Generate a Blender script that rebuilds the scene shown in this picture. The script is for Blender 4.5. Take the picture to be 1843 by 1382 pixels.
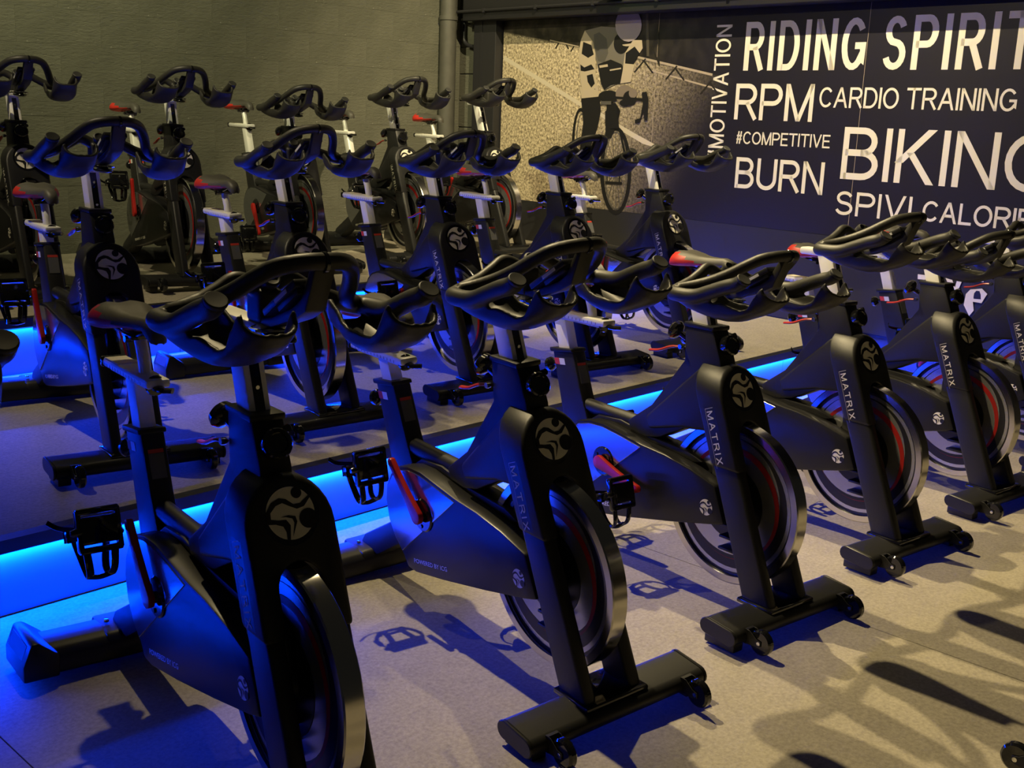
import bpy, bmesh, math, random
from mathutils import Vector, Matrix
from mathutils.geometry import tessellate_polygon
random.seed(7)
for o in list(bpy.data.objects): bpy.data.objects.remove(o)
SC = bpy.context.scene
COL = SC.collection
PI = math.pi
# ------------------------------------------------------------------ camera
F, PITCH, ROLL, CH = 2012.78, 0.234637, 0.037418, 1.3549
cam = bpy.data.cameras.new('camera'); cam.lens = F/1843*36; cam.sensor_width = 36; cam.sensor_fit = 'HORIZONTAL'
cam.clip_start = .05; cam.clip_end = 60
co = bpy.data.objects.new('camera', cam); COL.objects.link(co)
fw = Vector((math.cos(PITCH), 0, -math.sin(PITCH))); r0 = Vector((0, -1, 0)); u0 = Vector((math.sin(PITCH), 0, math.cos(PITCH)))
rt = r0*math.cos(ROLL)+u0*math.sin(ROLL); up = -r0*math.sin(ROLL)+u0*math.cos(ROLL)
co.matrix_world = Matrix.Translation((0, 0, CH)) @ Matrix((rt, up, -fw)).transposed().to_4x4()
SC.camera = co
# ------------------------------------------------------------------ room frame: X along the platform edges, Y towards the block wall
RA = -0.753
ROOM = Matrix.Rotation(RA, 4, 'Z')
H1, H2 = .221, .460
EY1, EY2, BY = 2.876, 4.66, 6.52
WA = .7470926
MURAL = Matrix.Translation((-5.751*-math.sin(WA), -5.751*math.cos(WA), 0)) @ Matrix.Rotation(WA+PI, 4, 'Z')   # local x = -s
def wx(y): return 5.765+.0709*y            # mural wall in room X at room Y
# ------------------------------------------------------------------ world, lights, exposure
w = bpy.data.worlds.new('world'); SC.world = w; w.use_nodes = True
w.node_tree.nodes['Background'].inputs[0].default_value = (.75, .72, .62, 1)
w.node_tree.nodes['Background'].inputs[1].default_value = .012
SC.view_settings.view_transform = 'Standard'; SC.view_settings.look = 'None'
SC.view_settings.exposure = 0; SC.view_settings.gamma = 1; SC.view_settings.use_curve_mapping = False
def lamp(name, x, y, z, tx, ty, tz, power, col, angle=100, size=.03, blend=.4):
    l = bpy.data.lights.new(name, 'SPOT'); l.energy = power; l.color = col; l.shadow_soft_size = size
    l.spot_size = math.radians(angle); l.spot_blend = blend
    o = bpy.data.objects.new(name, l); COL.objects.link(o)
    a = ROOM @ Vector((x, y, z)); b = ROOM @ Vector((tx, ty, tz))
    o.location = a; o.rotation_euler = (b-a).to_track_quat('-Z', 'Y').to_euler()
    return o
WARM = (1, .80, .43)
lamp('ceiling_spotlight', 3.79, 3.80, 4.0, 3.9, .2, 0, 710, WARM, 74, .03, 1)
lamp('ceiling_spotlight', 2.11, 3.85, 4.0, 2.9, .2, 0, 690, WARM, 70, .03, 1)
lamp('ceiling_spotlight', 1.2, 4.6, 4.2, 3.2, 6.5, 3.2, 590, (1, .94, .52), 100, .03, 1)
lamp('ceiling_spotlight', 4.05, 3.0, 4.2, 6.0, 4.1, 2.0, 900, (1, .82, .47), 92, .03, .7)
lamp('ceiling_spotlight', .5, 4.5, 3.7, 4.2, 4.0, .4, 260, (1, .84, .52), 86, .03, 1)
BLUE = (.0, .031, 1)
def strip_light(y, z, x0, x1, power):
    l = bpy.data.lights.new('led_light', 'AREA'); l.shape = 'RECTANGLE'; l.size = x1-x0; l.size_y = .012; l.energy = power; l.color = BLUE
    o = bpy.data.objects.new('led_light', l); COL.objects.link(o)
    o.matrix_world = ROOM @ Matrix.Translation(((x0+x1)/2, y, z)) @ Matrix.Rotation(math.radians(-12), 4, 'X')
strip_light(EY1-.016, H1-.042, -1.5, 5.93, 235)
strip_light(EY2-.016, H2-.042, -1.5, 6.05, 215)
# ------------------------------------------------------------------ materials
MATS = {}
def mat(name, col, rough=.5, metal=0, emis=None, strength=0, bump=0, bscale=200, var=0, vscale=8, spec=.5, coat=0):
    m = bpy.data.materials.new(name); m.use_nodes = True; nt = m.node_tree; b = nt.nodes['Principled BSDF']
    b.inputs['Base Color'].default_value = (*col, 1); b.inputs['Roughness'].default_value = rough; b.inputs['Metallic'].default_value = metal
    b.inputs['Specular IOR Level'].default_value = spec; b.inputs['Coat Weight'].default_value = coat
    if emis: b.inputs['Emission Color'].default_value = (*emis, 1); b.inputs['Emission Strength'].default_value = strength
    if bump or var:
        tc = nt.nodes.new('ShaderNodeTexCoord')
        if var:
            n = nt.nodes.new('ShaderNodeTexNoise'); n.inputs['Scale'].default_value = vscale; n.inputs['Detail'].default_value = 6
            nt.links.new(tc.outputs['Object'], n.inputs['Vector'])
            mr = nt.nodes.new('ShaderNodeMapRange'); mr.inputs[1].default_value = .3; mr.inputs[2].default_value = .7; mr.inputs[3].default_value = 1-var; mr.inputs[4].default_value = 1+var
            nt.links.new(n.outputs['Fac'], mr.inputs[0])
            mx = nt.nodes.new('ShaderNodeVectorMath'); mx.operation = 'SCALE'; mx.inputs[0].default_value = col
            nt.links.new(mr.outputs[0], mx.inputs['Scale']); nt.links.new(mx.outputs[0], b.inputs['Base Color'])
        if bump:
            n2 = nt.nodes.new('ShaderNodeTexNoise'); n2.inputs['Scale'].default_value = bscale; n2.inputs['Detail'].default_value = 4
            nt.links.new(tc.outputs['Object'], n2.inputs['Vector'])
            bp = nt.nodes.new('ShaderNodeBump'); bp.inputs['Strength'].default_value = bump; bp.inputs['Distance'].default_value = .002
            nt.links.new(n2.outputs['Fac'], bp.inputs['Height']); nt.links.new(bp.outputs[0], b.inputs['Normal'])
    MATS[name] = m; return m
mat('powder_black', (.016, .016, .0165), .42, bump=.15, bscale=900, spec=.38)
mat('frame_black', (.014, .014, .015), .36, spec=.4)
mat('cover_black', (.014, .014, .015), .33, spec=.38)
mat('gloss_black', (.008, .008, .009), .10, coat=.5)
mat('rubber', (.035, .035, .033), .55, bump=.1, bscale=1200)
mat('grip', (.032, .031, .027), .46, spec=.42)
mat('aluminium', (.86, .85, .80), .42, metal=.15)
mat('chrome', (.75, .75, .75), .12, metal=1)
mat('rim_metal', (.62, .60, .57), .16, metal=1)
mat('wheel_silver', (.50, .50, .50), .26, metal=.8)
mat('wheel_dark', (.012, .012, .014), .3)
mat('red_paint', (.42, .014, .010), .35)
mat('red_print', (.34, .012, .010), .4)
mat('disc_cover', (.34, .34, .35), .14, metal=.85)
mat('white_print', (.80, .76, .62), .5)
mat('label_white', (.7, .7, .68), .5)
mat('label_red', (.6, .05, .03), .5)
mat('label_grey', (.12, .12, .12), .5)
mat('ruler', (.86, .82, .66), .45)
mat('saddle_top', (.070, .066, .056), .5, bump=.2, bscale=700)
mat('saddle_red', (.55, .03, .02), .42)
mat('nosing', (.012, .012, .014), .4)
mat('riser_paint', (.24, .24, .24), .55, var=.06, vscale=3)
mat('led', (.1, .1, .1), .4, emis=(.02, .35, 1), strength=12)
mat('wall_black', (.020, .020, .024), .5)
mat('pipe_paint', (.085, .083, .072), .5, var=.15, vscale=10)
mat('laser_green', (.02, .05, .01), .4, emis=(.1, 1, .02), strength=12)
mat('screen', (.012, .012, .014), .4)
def carpet():
    m = mat('floor_vinyl', (.36, .33, .28), .62); nt = m.node_tree; b = nt.nodes['Principled BSDF']
    tc = nt.nodes.new('ShaderNodeTexCoord'); L = nt.links.new
    n1 = nt.nodes.new('ShaderNodeTexNoise'); n1.inputs['Scale'].default_value = 1.6; n1.inputs['Detail'].default_value = 5; L(tc.outputs['Object'], n1.inputs['Vector'])
    n2 = nt.nodes.new('ShaderNodeTexNoise'); n2.inputs['Scale'].default_value = 90; n2.inputs['Detail'].default_value = 5; n2.inputs['Roughness'].default_value = .7; L(tc.outputs['Object'], n2.inputs['Vector'])
    n3 = nt.nodes.new('ShaderNodeTexNoise'); n3.inputs['Scale'].default_value = 14; n3.inputs['Detail'].default_value = 6; L(tc.outputs['Object'], n3.inputs['Vector'])
    a = nt.nodes.new('ShaderNodeMath'); a.operation = 'MULTIPLY_ADD'; a.inputs[1].default_value = .35; L(n1.outputs['Fac'], a.inputs[0]); L(n2.outputs['Fac'], a.inputs[2])
    a2 = nt.nodes.new('ShaderNodeMath'); a2.operation = 'MULTIPLY_ADD'; a2.inputs[1].default_value = .25; L(n3.outputs['Fac'], a2.inputs[0]); L(a.outputs[0], a2.inputs[2])
    cr = nt.nodes.new('ShaderNodeValToRGB'); e = cr.color_ramp.elements
    e[0].position = .50; e[0].color = (.235, .21, .165, 1); e[1].position = 1.0; e[1].color = (.48, .43, .335, 1)
    L(a2.outputs[0], cr.inputs[0]); L(cr.outputs[0], b.inputs['Base Color'])
    bp = nt.nodes.new('ShaderNodeBump'); bp.inputs['Strength'].default_value = .25; bp.inputs['Distance'].default_value = .002; L(n2.outputs['Fac'], bp.inputs['Height']); L(bp.outputs[0], b.inputs['Normal'])
carpet()
def blockmat():
    m = mat('painted_block', (.2, .19, .16), .75); nt = m.node_tree; b = nt.nodes['Principled BSDF']; L = nt.links.new
    tc = nt.nodes.new('ShaderNodeTexCoord')
    n1 = nt.nodes.new('ShaderNodeTexNoise'); n1.inputs['Scale'].default_value = 2.2; n1.inputs['Detail'].default_value = 6; L(tc.outputs['Object'], n1.inputs['Vector'])
    mp = nt.nodes.new('ShaderNodeMapping'); mp.inputs['Scale'].default_value = (22, 22, 60); L(tc.outputs['Object'], mp.inputs['Vector'])
    n2 = nt.nodes.new('ShaderNodeTexNoise'); n2.inputs['Scale'].default_value = 1; n2.inputs['Detail'].default_value = 8; n2.inputs['Roughness'].default_value = .75; L(mp.outputs[0], n2.inputs['Vector'])
    n3 = nt.nodes.new('ShaderNodeTexNoise'); n3.inputs['Scale'].default_value = 26; n3.inputs['Detail'].default_value = 3; L(tc.outputs['Object'], n3.inputs['Vector'])
    sp = nt.nodes.new('ShaderNodeMapRange'); sp.inputs[1].default_value = .72; sp.inputs[2].default_value = .76; L(n3.outputs['Fac'], sp.inputs[0])
    cr = nt.nodes.new('ShaderNodeValToRGB'); e = cr.color_ramp.elements; e[0].position = .3; e[0].color = (.125, .127, .098, 1); e[1].position = .7; e[1].color = (.19, .19, .148, 1)
    L(n1.outputs['Fac'], cr.inputs[0])
    mx = nt.nodes.new('ShaderNodeMix'); mx.data_type = 'RGBA'; mx.inputs['B'].default_value = (.32, .31, .27, 1); L(cr.outputs[0], mx.inputs['A']); L(sp.outputs[0], mx.inputs['Factor'])
    L(mx.outputs['Result'], b.inputs['Base Color'])
    bp = nt.nodes.new('ShaderNodeBump'); bp.inputs['Strength'].default_value = 1; bp.inputs['Distance'].default_value = .010; L(n2.outputs['Fac'], bp.inputs['Height']); L(bp.outputs[0], b.inputs['Normal'])
blockmat()
def muralmat(name):
    # printed asphalt that fades into a near black navy field to the right (local x grows to the right)
    m = mat(name, (.03, .03, .04), .42); nt = m.node_tree; b = nt.nodes['Principled BSDF']; L = nt.links.new
    tc = nt.nodes.new('ShaderNodeTexCoord'); sx = nt.nodes.new('ShaderNodeSeparateXYZ'); L(tc.outputs['Object'], sx.inputs[0])
    n2 = nt.nodes.new('ShaderNodeTexNoise'); n2.inputs['Scale'].default_value = 55; n2.inputs['Detail'].default_value = 4; n2.inputs['Roughness'].default_value = .8; L(tc.outputs['Object'], n2.inputs['Vector'])
    cr = nt.nodes.new('ShaderNodeValToRGB'); e = cr.color_ramp.elements; e[0].position = .38; e[0].color = (.12, .09, .055, 1); e[1].position = .62; e[1].color = (.85, .72, .50, 1); L(n2.outputs['Fac'], cr.inputs[0])
    # fade factor: x + .35*(1-z)
    ad = nt.nodes.new('ShaderNodeMath'); ad.operation = 'MULTIPLY_ADD'; ad.inputs[1].default_value = -.55; L(sx.outputs['Z'], ad.inputs[0]); L(sx.outputs['X'], ad.inputs[2])
    fr = nt.nodes.new('ShaderNodeMapRange'); fr.inputs[1].default_value = -6.5; fr.inputs[2].default_value = -5.15; fr.interpolation_type = 'SMOOTHSTEP'; L(ad.outputs[0], fr.inputs[0])
    mx = nt.nodes.new('ShaderNodeMix'); mx.data_type = 'RGBA'; mx.inputs['B'].default_value = (.012, .011, .019, 1); L(cr.outputs[0], mx.inputs['A']); L(fr.outputs[0], mx.inputs['Factor'])
    # dark verge above the road horizon
    hz = nt.nodes.new('ShaderNodeMath'); hz.operation = 'MULTIPLY_ADD'; hz.inputs[1].default_value = .155; L(sx.outputs['X'], hz.inputs[0]); L(sx.outputs['Z'], hz.inputs[2])
    hr = nt.nodes.new('ShaderNodeMapRange'); hr.inputs[1].default_value = .945; hr.inputs[2].default_value = .965; L(hz.outputs[0], hr.inputs[0])
    n5 = nt.nodes.new('ShaderNodeTexNoise'); n5.inputs['Scale'].default_value = 9; n5.inputs['Detail'].default_value = 6; L(tc.outputs['Object'], n5.inputs['Vector'])
    c5 = nt.nodes.new('ShaderNodeValToRGB'); q = c5.color_ramp.elements; q[0].position = .4; q[0].color = (.012, .011, .009, 1); q[1].position = .7; q[1].color = (.07, .06, .045, 1); L(n5.outputs['Fac'], c5.inputs[0])
    m2 = nt.nodes.new('ShaderNodeMix'); m2.data_type = 'RGBA'; L(cr.outputs[0], m2.inputs['A']); L(c5.outputs[0], m2.inputs['B']); L(hr.outputs[0], m2.inputs['Factor']); L(m2.outputs['Result'], mx.inputs['A'])
    L(mx.outputs['Result'], b.inputs['Base Color'])
muralmat('mural_print')
for nme, c in dict(line=(.62, .55, .43), verge=(.045, .042, .034), verge2=(.08, .07, .055), rail=(.42, .35, .26), dark=(.02, .018, .016), black=(.012, .012, .013), grey=(.10, .095, .085), jersey=(.17, .155, .13), beige=(.50, .42, .30), helmet=(.34, .29, .31), glove=(.22, .18, .14)).items():
    mat('print_'+nme, c, .42)
mat('print_letter', (.80, .76, .64), .42)
# ------------------------------------------------------------------ mesh helpers
def link(o): COL.objects.link(o); return o
def tag(o, label=None, cat=None, group=None, kind=None):
    if label: o['label'] = label
    if cat: o['category'] = cat
    if group: o['group'] = group
    if kind: o['kind'] = kind
    return o
def finish(bm, name, m, parent=None, smooth=35, recalc=True):
    if recalc: bmesh.ops.recalc_face_normals(bm, faces=bm.faces)
    me = bpy.data.meshes.new(name); bm.to_mesh(me); bm.free()
    if smooth:
        for p in me.polygons: p.use_smooth = True
        me.set_sharp_from_angle(angle=math.radians(smooth))
    for mm in (m if isinstance(m, (list, tuple)) else [m]): me.materials.append(MATS[mm])
    o = bpy.data.objects.new(name, me); link(o)
    if parent: o.parent = parent
    return o
def empty(name, mtx=None):
    o = bpy.data.objects.new(name, None); o.empty_display_size = .1; link(o)
    if mtx: o.matrix_world = mtx
    return o
def bevel(bm, wd, seg=2, ang=30):
    if wd <= 0: return
    ed = [e for e in bm.edges if len(e.link_faces) == 2 and e.calc_face_angle(0) > math.radians(ang)]
    bmesh.ops.bevel(bm, geom=ed, offset=wd, segments=seg, profile=.5, affect='EDGES', clamp_overlap=True)
def box(bm, x0, x1, y0, y1, z0, z1, bev=0, mtx=None):
    t = bmesh.new(); bmesh.ops.create_cube(t, size=1)
    for v in t.verts: v.co = Vector(((x0+x1)/2+v.co.x*(x1-x0), (y0+y1)/2+v.co.y*(y1-y0), (z0+z1)/2+v.co.z*(z1-z0)))
    bevel(t, bev); merge(bm, t, mtx)
def merge(bm, t, mtx=None):
    if mtx is not None: bmesh.ops.transform(t, matrix=mtx, verts=t.verts)
    me = bpy.data.meshes.new('tmp'); t.to_mesh(me); t.free(); bm.from_mesh(me); bpy.data.meshes.remove(me)
def prism(bm, poly, a0, a1, axis='y', bev=0, seg=2, fn=None, mtx=None):
    """poly: (x,z) points extruded along y (axis y) or (y,z) along x, or (x,y) along z"""
    t = bmesh.new()
    def P(p, a): return {'y': (p[0], a, p[1]), 'x': (a, p[0], p[1]), 'z': (p[0], p[1], a)}[axis]
    A = [t.verts.new(P(p, a0)) for p in poly]; B = [t.verts.new(P(p, a1)) for p in poly]
    t.faces.new(A); t.faces.new(B[::-1]); n = len(poly)
    for i in range(n): t.faces.new((A[i], B[i], B[(i+1) % n], A[(i+1) % n]))
    bmesh.ops.recalc_face_normals(t, faces=t.faces)
    bevel(t, bev, seg)
    big = [f for f in t.faces if len(f.verts) > 4]
    if big: bmesh.ops.triangulate(t, faces=big)
    if fn:
        for v in t.verts: v.co = Vector(fn(*v.co))
    merge(bm, t, mtx)
def smoothpath(pts, n=6):
    pts = [Vector(p) for p in pts]; out = []
    for i in range(len(pts)-1):
        p0 = pts[max(i-1, 0)]; p1 = pts[i]; p2 = pts[i+1]; p3 = pts[min(i+2, len(pts)-1)]
        for k in range(n):
            t = k/n; out.append(.5*((2*p1)+(p2-p0)*t+(2*p0-5*p1+4*p2-p3)*t*t+(3*p1-p0-3*p2+p3)*t**3))
    out.append(pts[-1]); return out
def tube(bm, pts, r, seg=12, sq=(1, 1), caps=True, upv=(0, 0, 1), dome=0):
    pts = [Vector(p) for p in pts]; n = len(pts); R = r if isinstance(r, (list, tuple)) else [r]*n
    if len(R) != n: R = [R[0]+(R[-1]-R[0])*i/(n-1) for i in range(n)]
    rings = []; u = None
    for i, p in enumerate(pts):
        d = (pts[min(i+1, n-1)]-pts[max(i-1, 0)]).normalized()
        if u is None:
            u = Vector(upv); u = u-d*u.dot(d)
            if u.length < 1e-3: u = Vector((1, 0, 0)); u = u-d*u.dot(d)
        else: u = u-d*u.dot(d)
        u.normalize(); v = d.cross(u)
        rings.append([bm.verts.new(p+u*math.cos(2*PI*k/seg)*R[i]*sq[0]+v*math.sin(2*PI*k/seg)*R[i]*sq[1]) for k in range(seg)])
    for a, b in zip(rings, rings[1:]):
        for k in range(seg): bm.faces.new((a[k], a[(k+1) % seg], b[(k+1) % seg], b[k]))
    if caps: bm.faces.new(rings[0][::-1]); bm.faces.new(rings[-1])
def lathe(bm, prof, o, axis, seg=24):
    """prof: (r, h) along the axis from o"""
    o = Vector(o); ax = Vector(axis).normalized(); u = ax.orthogonal().normalized(); v = ax.cross(u); rings = []
    for r, h in prof:
        if r < 1e-6: rings.append([bm.verts.new(o+ax*h)])
        else: rings.append([bm.verts.new(o+ax*h+(u*math.cos(2*PI*k/seg)+v*math.sin(2*PI*k/seg))*r) for k in range(seg)])
    for a, b in zip(rings, rings[1:]):
        for k in range(seg):
            k2 = (k+1) % seg
            if len(a) == 1 and len(b) == 1: continue
            if len(a) == 1: bm.faces.new((a[0], b[k2], b[k]))
            elif len(b) == 1: bm.faces.new((a[k], a[k2], b[0]))
            else: bm.faces.new((a[k], a[k2], b[k2], b[k]))
def arc(cx, cy, r, a0, a1, n):
    return [(cx+r*math.cos(math.radians(a0+(a1-a0)*i/n)), cy+r*math.sin(math.radians(a0+(a1-a0)*i/n))) for i in range(n+1)]
def flat(bm, poly, fn):
    """filled flat polygon (possibly concave), fn maps 2D -> 3D"""
    vs = [bm.verts.new(fn(*p)) for p in poly]
    for t in tessellate_polygon([[Vector((p[0], p[1], 0)) for p in poly]]):
        try: bm.faces.new([vs[i] for i in t])
        except ValueError: pass
def stroke(bm, pts, w, fn, closed=False):
    pts = [Vector(p) for p in pts]; n = len(pts); L = []; R = []
    for i, p in enumerate(pts):
        if closed: a = pts[(i-1) % n]; b = pts[(i+1) % n]
        else: a = pts[max(i-1, 0)]; b = pts[min(i+1, n-1)]
        d1 = (p-a) if (p-a).length > 0 else (b-p); d2 = (b-p) if (b-p).length > 0 else (p-a)
        d1 = d1.normalized(); d2 = d2.normalized(); d = (d1+d2)
        d = d.normalized() if d.length > .2 else d1
        q = Vector((-d.y, d.x)); s = w/2/max(.50, abs(q.dot(Vector((-d1.y, d1.x)))))
        L.append(bm.verts.new(fn(*(p+q*s)))); R.append(bm.verts.new(fn(*(p-q*s))))
    m = n if closed else n-1
    for i in range(m):
        j = (i+1) % n; bm.faces.new((L[i], L[j], R[j], R[i]))
def textmesh(body, fn, x0, x1, y0, y1, bold=0):
    """outline text fitted into the rectangle, returned as a bmesh"""
    c = bpy.data.curves.new('txt', 'FONT'); c.body = body; c.resolution_u = 3; c.offset = bold
    o = bpy.data.objects.new('txt', c); link(o); bpy.context.view_layer.update()
    dg = bpy.context.evaluated_depsgraph_get(); me = bpy.data.meshes.new_from_object(o.evaluated_get(dg))
    bpy.data.objects.remove(o); bm = bmesh.new(); bm.from_mesh(me); bpy.data.meshes.remove(me)
    xs = [v.co.x for v in bm.verts]; ys = [v.co.y for v in bm.verts]; a, b, c_, d = min(xs), max(xs), min(ys), max(ys)
    for v in bm.verts: v.co = Vector(fn(x0+(v.co.x-a)/(b-a)*(x1-x0), y0+(v.co.y-c_)/(d-c_)*(y1-y0)))
    return bm

def ga(cx, cy, rx, ry, a0, a1, n=10): return [(cx+rx*math.cos(math.radians(a0+(a1-a0)*i/n)), cy+ry*math.sin(math.radians(a0+(a1-a0)*i/n))) for i in range(n+1)]
GLYPH = {
 'R': (.62, [[(0,0),(0,1),(.36,1)]+ga(.36,.74,.24,.26,90,-90)+[(0,.48)], [(.34,.48),(.62,0)]]), 'P': (.60, [[(0,0),(0,1),(.36,1)]+ga(.36,.73,.24,.27,90,-90)+[(0,.46)]]),
 'I': (0, [[(0,0),(0,1)]]), 'D': (.64, [[(0,0),(0,1),(.28,1)]+ga(.28,.5,.36,.5,90,-90,14)+[(0,0)]]), 'N': (.62, [[(0,0),(0,1),(.62,0),(.62,1)]]),
 'G': (.70, [ga(.35,.5,.35,.5,38,325,18)+[(.70,.17),(.70,.46),(.40,.46)]]), 'C': (.66, [ga(.35,.5,.35,.5,38,322,18)]), 'O': (.74, [ga(.37,.5,.37,.5,0,360,24)]),
 'S': (.56, [ga(.28,.755,.25,.245,20,245,12)+ga(.28,.255,.28,.255,68,-165,12)]), 'M': (.76, [[(0,0),(0,1),(.38,.0),(.76,1),(.76,0)]]),
 'A': (.70, [[(0,0),(.35,1),(.70,0)], [(.12,.33),(.58,.33)]]), 'T': (.64, [[(0,1),(.64,1)], [(.32,1),(.32,0)]]), 'E': (.53, [[(.53,1),(0,1),(0,0),(.54,0)], [(0,.52),(.48,.52)]]),
 'V': (.66, [[(0,1),(.33,0),(.66,1)]]), 'B': (.60, [[(0,0),(0,1),(.34,1)]+ga(.34,.76,.21,.24,90,-90)+[(0,.52)], [(.3,.52)]+ga(.34,.26,.26,.26,90,-90)+[(0,0)]]),
 'U': (.62, [[(0,1),(0,.33)]+ga(.31,.33,.31,.33,180,360,12)+[(.62,1)]]), 'K': (.60, [[(0,0),(0,1)], [(.56,1),(0,.36)], [(.2,.58),(.60,0)]]), 'L': (.48, [[(0,1),(0,0),(.48,0)]]),
 'X': (.62, [[(0,0),(.62,1)], [(0,1),(.62,0)]]), '#': (.50, [[(.08,0),(.2,1)], [(.32,0),(.44,1)], [(0,.34),(.5,.34)], [(.02,.67),(.52,.67)]]), ' ': (.10, [])}
def glyphword(s, fn, x0, x1, y0, y1, sw, gap=.22):
    bm = bmesh.new(); W = 0; pos = []
    for ch in s: pos.append(W); W += GLYPH[ch][0]+gap
    W -= gap; sx = (x1-x0-sw)/W; sy = (y1-y0-sw)
    for ch, p in zip(s, pos):
        for st in GLYPH[ch][1]:
            P = [Vector((x0+sw/2+(p+a)*sx, y0+sw/2+b*sy)) for a, b in st]
            if ch in 'MNVAKX' and not (ch == 'A' and abs(st[0][1]-st[1][1]) < .01):
                for (u, v), (a_, b_) in zip(zip(P, P[1:]), zip(st, st[1:])):     # bars with level cut ends
                    if u.y > v.y: u, v, a_, b_ = v, u, b_, a_
                    d = v-u; k = d.x/d.y; hw = sw/2*math.hypot(1, k)*(1 if abs(k) < .02 else .94)
                    yb = u.y-(sw/2 if a_[1] == 0 else 0); yt = v.y+(sw/2 if b_[1] == 1 else 0)
                    xb = u.x; xt = v.x
                    q = [(xb-hw, yb), (xb+hw, yb), (xt+hw, yt), (xt-hw, yt)]
                    lim = (P[0].x-sw/2 if ch in 'MN' else -1e9, max(w_.x for w_ in P)+sw/2 if ch in 'MN' else 1e9)
                    bm.faces.new([bm.verts.new(fn(min(max(x, lim[0]), lim[1]), y)) for x, y in q])
                continue
            if ch not in 'CGSO':
                for e, q in ((0, 1), (-1, -2)):
                    vert = abs(st[e][1]-st[q][1]) > .2
                    if (vert and st[e][1] in (0, 1)) or (ch in 'ELT' and not vert):
                        d = P[e]-P[q]; P[e] = P[e]+d.normalized()*sw/2
            if ch == 'O': stroke(bm, P[:-1], sw, fn, closed=True)
            else: stroke(bm, P, sw, fn)
    return bm
# ------------------------------------------------------------------ room shell
def room_obj(name, bm, m, parent=None, **k):
    if parent is None:
        o = finish(bm, name, m, None, **k); o.matrix_world = ROOM
    else: o = finish(bm, name, m, parent, **k)
    return o
def panel_row(parent, y0, y1, z0, z1, cuts, xl):
    for i in range(len(cuts)):
        a = cuts[i]; b = cuts[i+1] if i+1 < len(cuts) else None
        bm = bmesh.new(); g = .0012
        if b is None: poly = [(a+g, y0), (wx(y0)-.002, y0), (wx(y1)-.002, y1), (a+g, y1)]
        else: poly = [(a+g, y0), (b-g, y0), (b-g, y1), (a+g, y1)]
        prism(bm, poly, z0, z1, axis='z', bev=.0008, seg=1); finish(bm, 'floor_panel', 'floor_vinyl', parent, smooth=0)
bm = bmesh.new(); prism(bm, [(-3, -3), (wx(-3), -3), (wx(EY1), EY1), (-3, EY1)], -.12, -.004, axis='z')
floor = room_obj('floor', bm, 'nosing', smooth=0); tag(floor, 'grey brown vinyl floor in front of the lowest step', 'floor', kind='structure')
panel_row(floor, -3, EY1-.012, -.004, 0, [-3, -1.1, .85, 2.82, 4.75], 0)
def platform(ya, yb, z0, z1, cuts, label):
    bm = bmesh.new(); prism(bm, [(-3, ya), (wx(ya)-.002, ya), (wx(yb)-.002, yb), (-3, yb)], z0, z1-.006, axis='z')
    p = room_obj('platform', bm, 'riser_paint', smooth=0); tag(p, label, 'platform', kind='structure')
    panel_row(p, ya+.004, yb-.004, z1-.005, z1, cuts, 0)
    bm = bmesh.new(); prism(bm, [(ya-.030, z1-.036), (ya-.030, z1+.0015), (ya+.012, z1+.0015), (ya+.012, z1), (ya, z1-.001), (ya, z1-.010), (ya-.024, z1-.010), (ya-.024, z1-.036)], -3, wx(ya)-.004, axis='x')
    finish(bm, 'nosing', 'nosing', p, smooth=0)
    for k in range(4):
        x0 = -2.2+k*2.44; x1 = min(x0+2.437, wx(ya)-.01)
        bm = bmesh.new(); box(bm, x0, x1, ya-.004, ya-.001, z0+.001, z1-.012); finish(bm, 'riser_board', 'riser_paint', p, smooth=0)
    return p
platform(EY1, EY2, 0, H1, [-3, -.9, 1.1, 3.05, 5.0], 'first raised step of vinyl flooring carrying the middle row of bikes')
platform(EY2, BY, 0, H2, [-3, -1.4, .5, 2.5, 4.45], 'second raised step along the block wall carrying the back row of bikes')
def led(y, z, x1, label):
    bm = bmesh.new(); box(bm, -1.6, x1, y-.012, y-.002, z-.006, z); o = room_obj('led_strip', bm, 'led', smooth=0)
    tag(o, label, 'led strip')
led(EY1-.008, H1-.013, wx(EY1)-.05, 'blue glowing strip under the edge of the lower step')
led(EY2-.008, H2-.013, wx(EY2)-.05, 'blue glowing strip under the edge of the upper step by the back row')
# block wall
bm = bmesh.new(); box(bm, -3, wx(BY)+.3, BY+.004, BY+.2, 0, 4.2); wb = room_obj('wall_back', bm, 'painted_block', smooth=0); tag(wb, 'dark olive painted concrete block wall behind the back row', 'wall', kind='structure')
bl = {}
for r in range(18):
    z = H2+r*.2; off = (r % 2)*.25
    x = .3+off-.5
    while x < wx(BY)-.01:
        a = max(x, .3); b = min(x+.5, wx(BY)-.002)
        if b-a > .06:
            key = (round(b-a, 3), random.randrange(3)); d = .003*key[1]/2
            if key not in bl:
                bm = bmesh.new(); box(bm, .0002, b-a-.0002, -.004-d*.5, .004, .0002, .1998, bev=.0012); o = finish(bm, 'block', 'painted_block', wb, smooth=0); bl[key] = o.data
            else: o = link(bpy.data.objects.new('block', bl[key])); o.parent = wb
            o.location = (a, BY, z)
        x += .5
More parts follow.
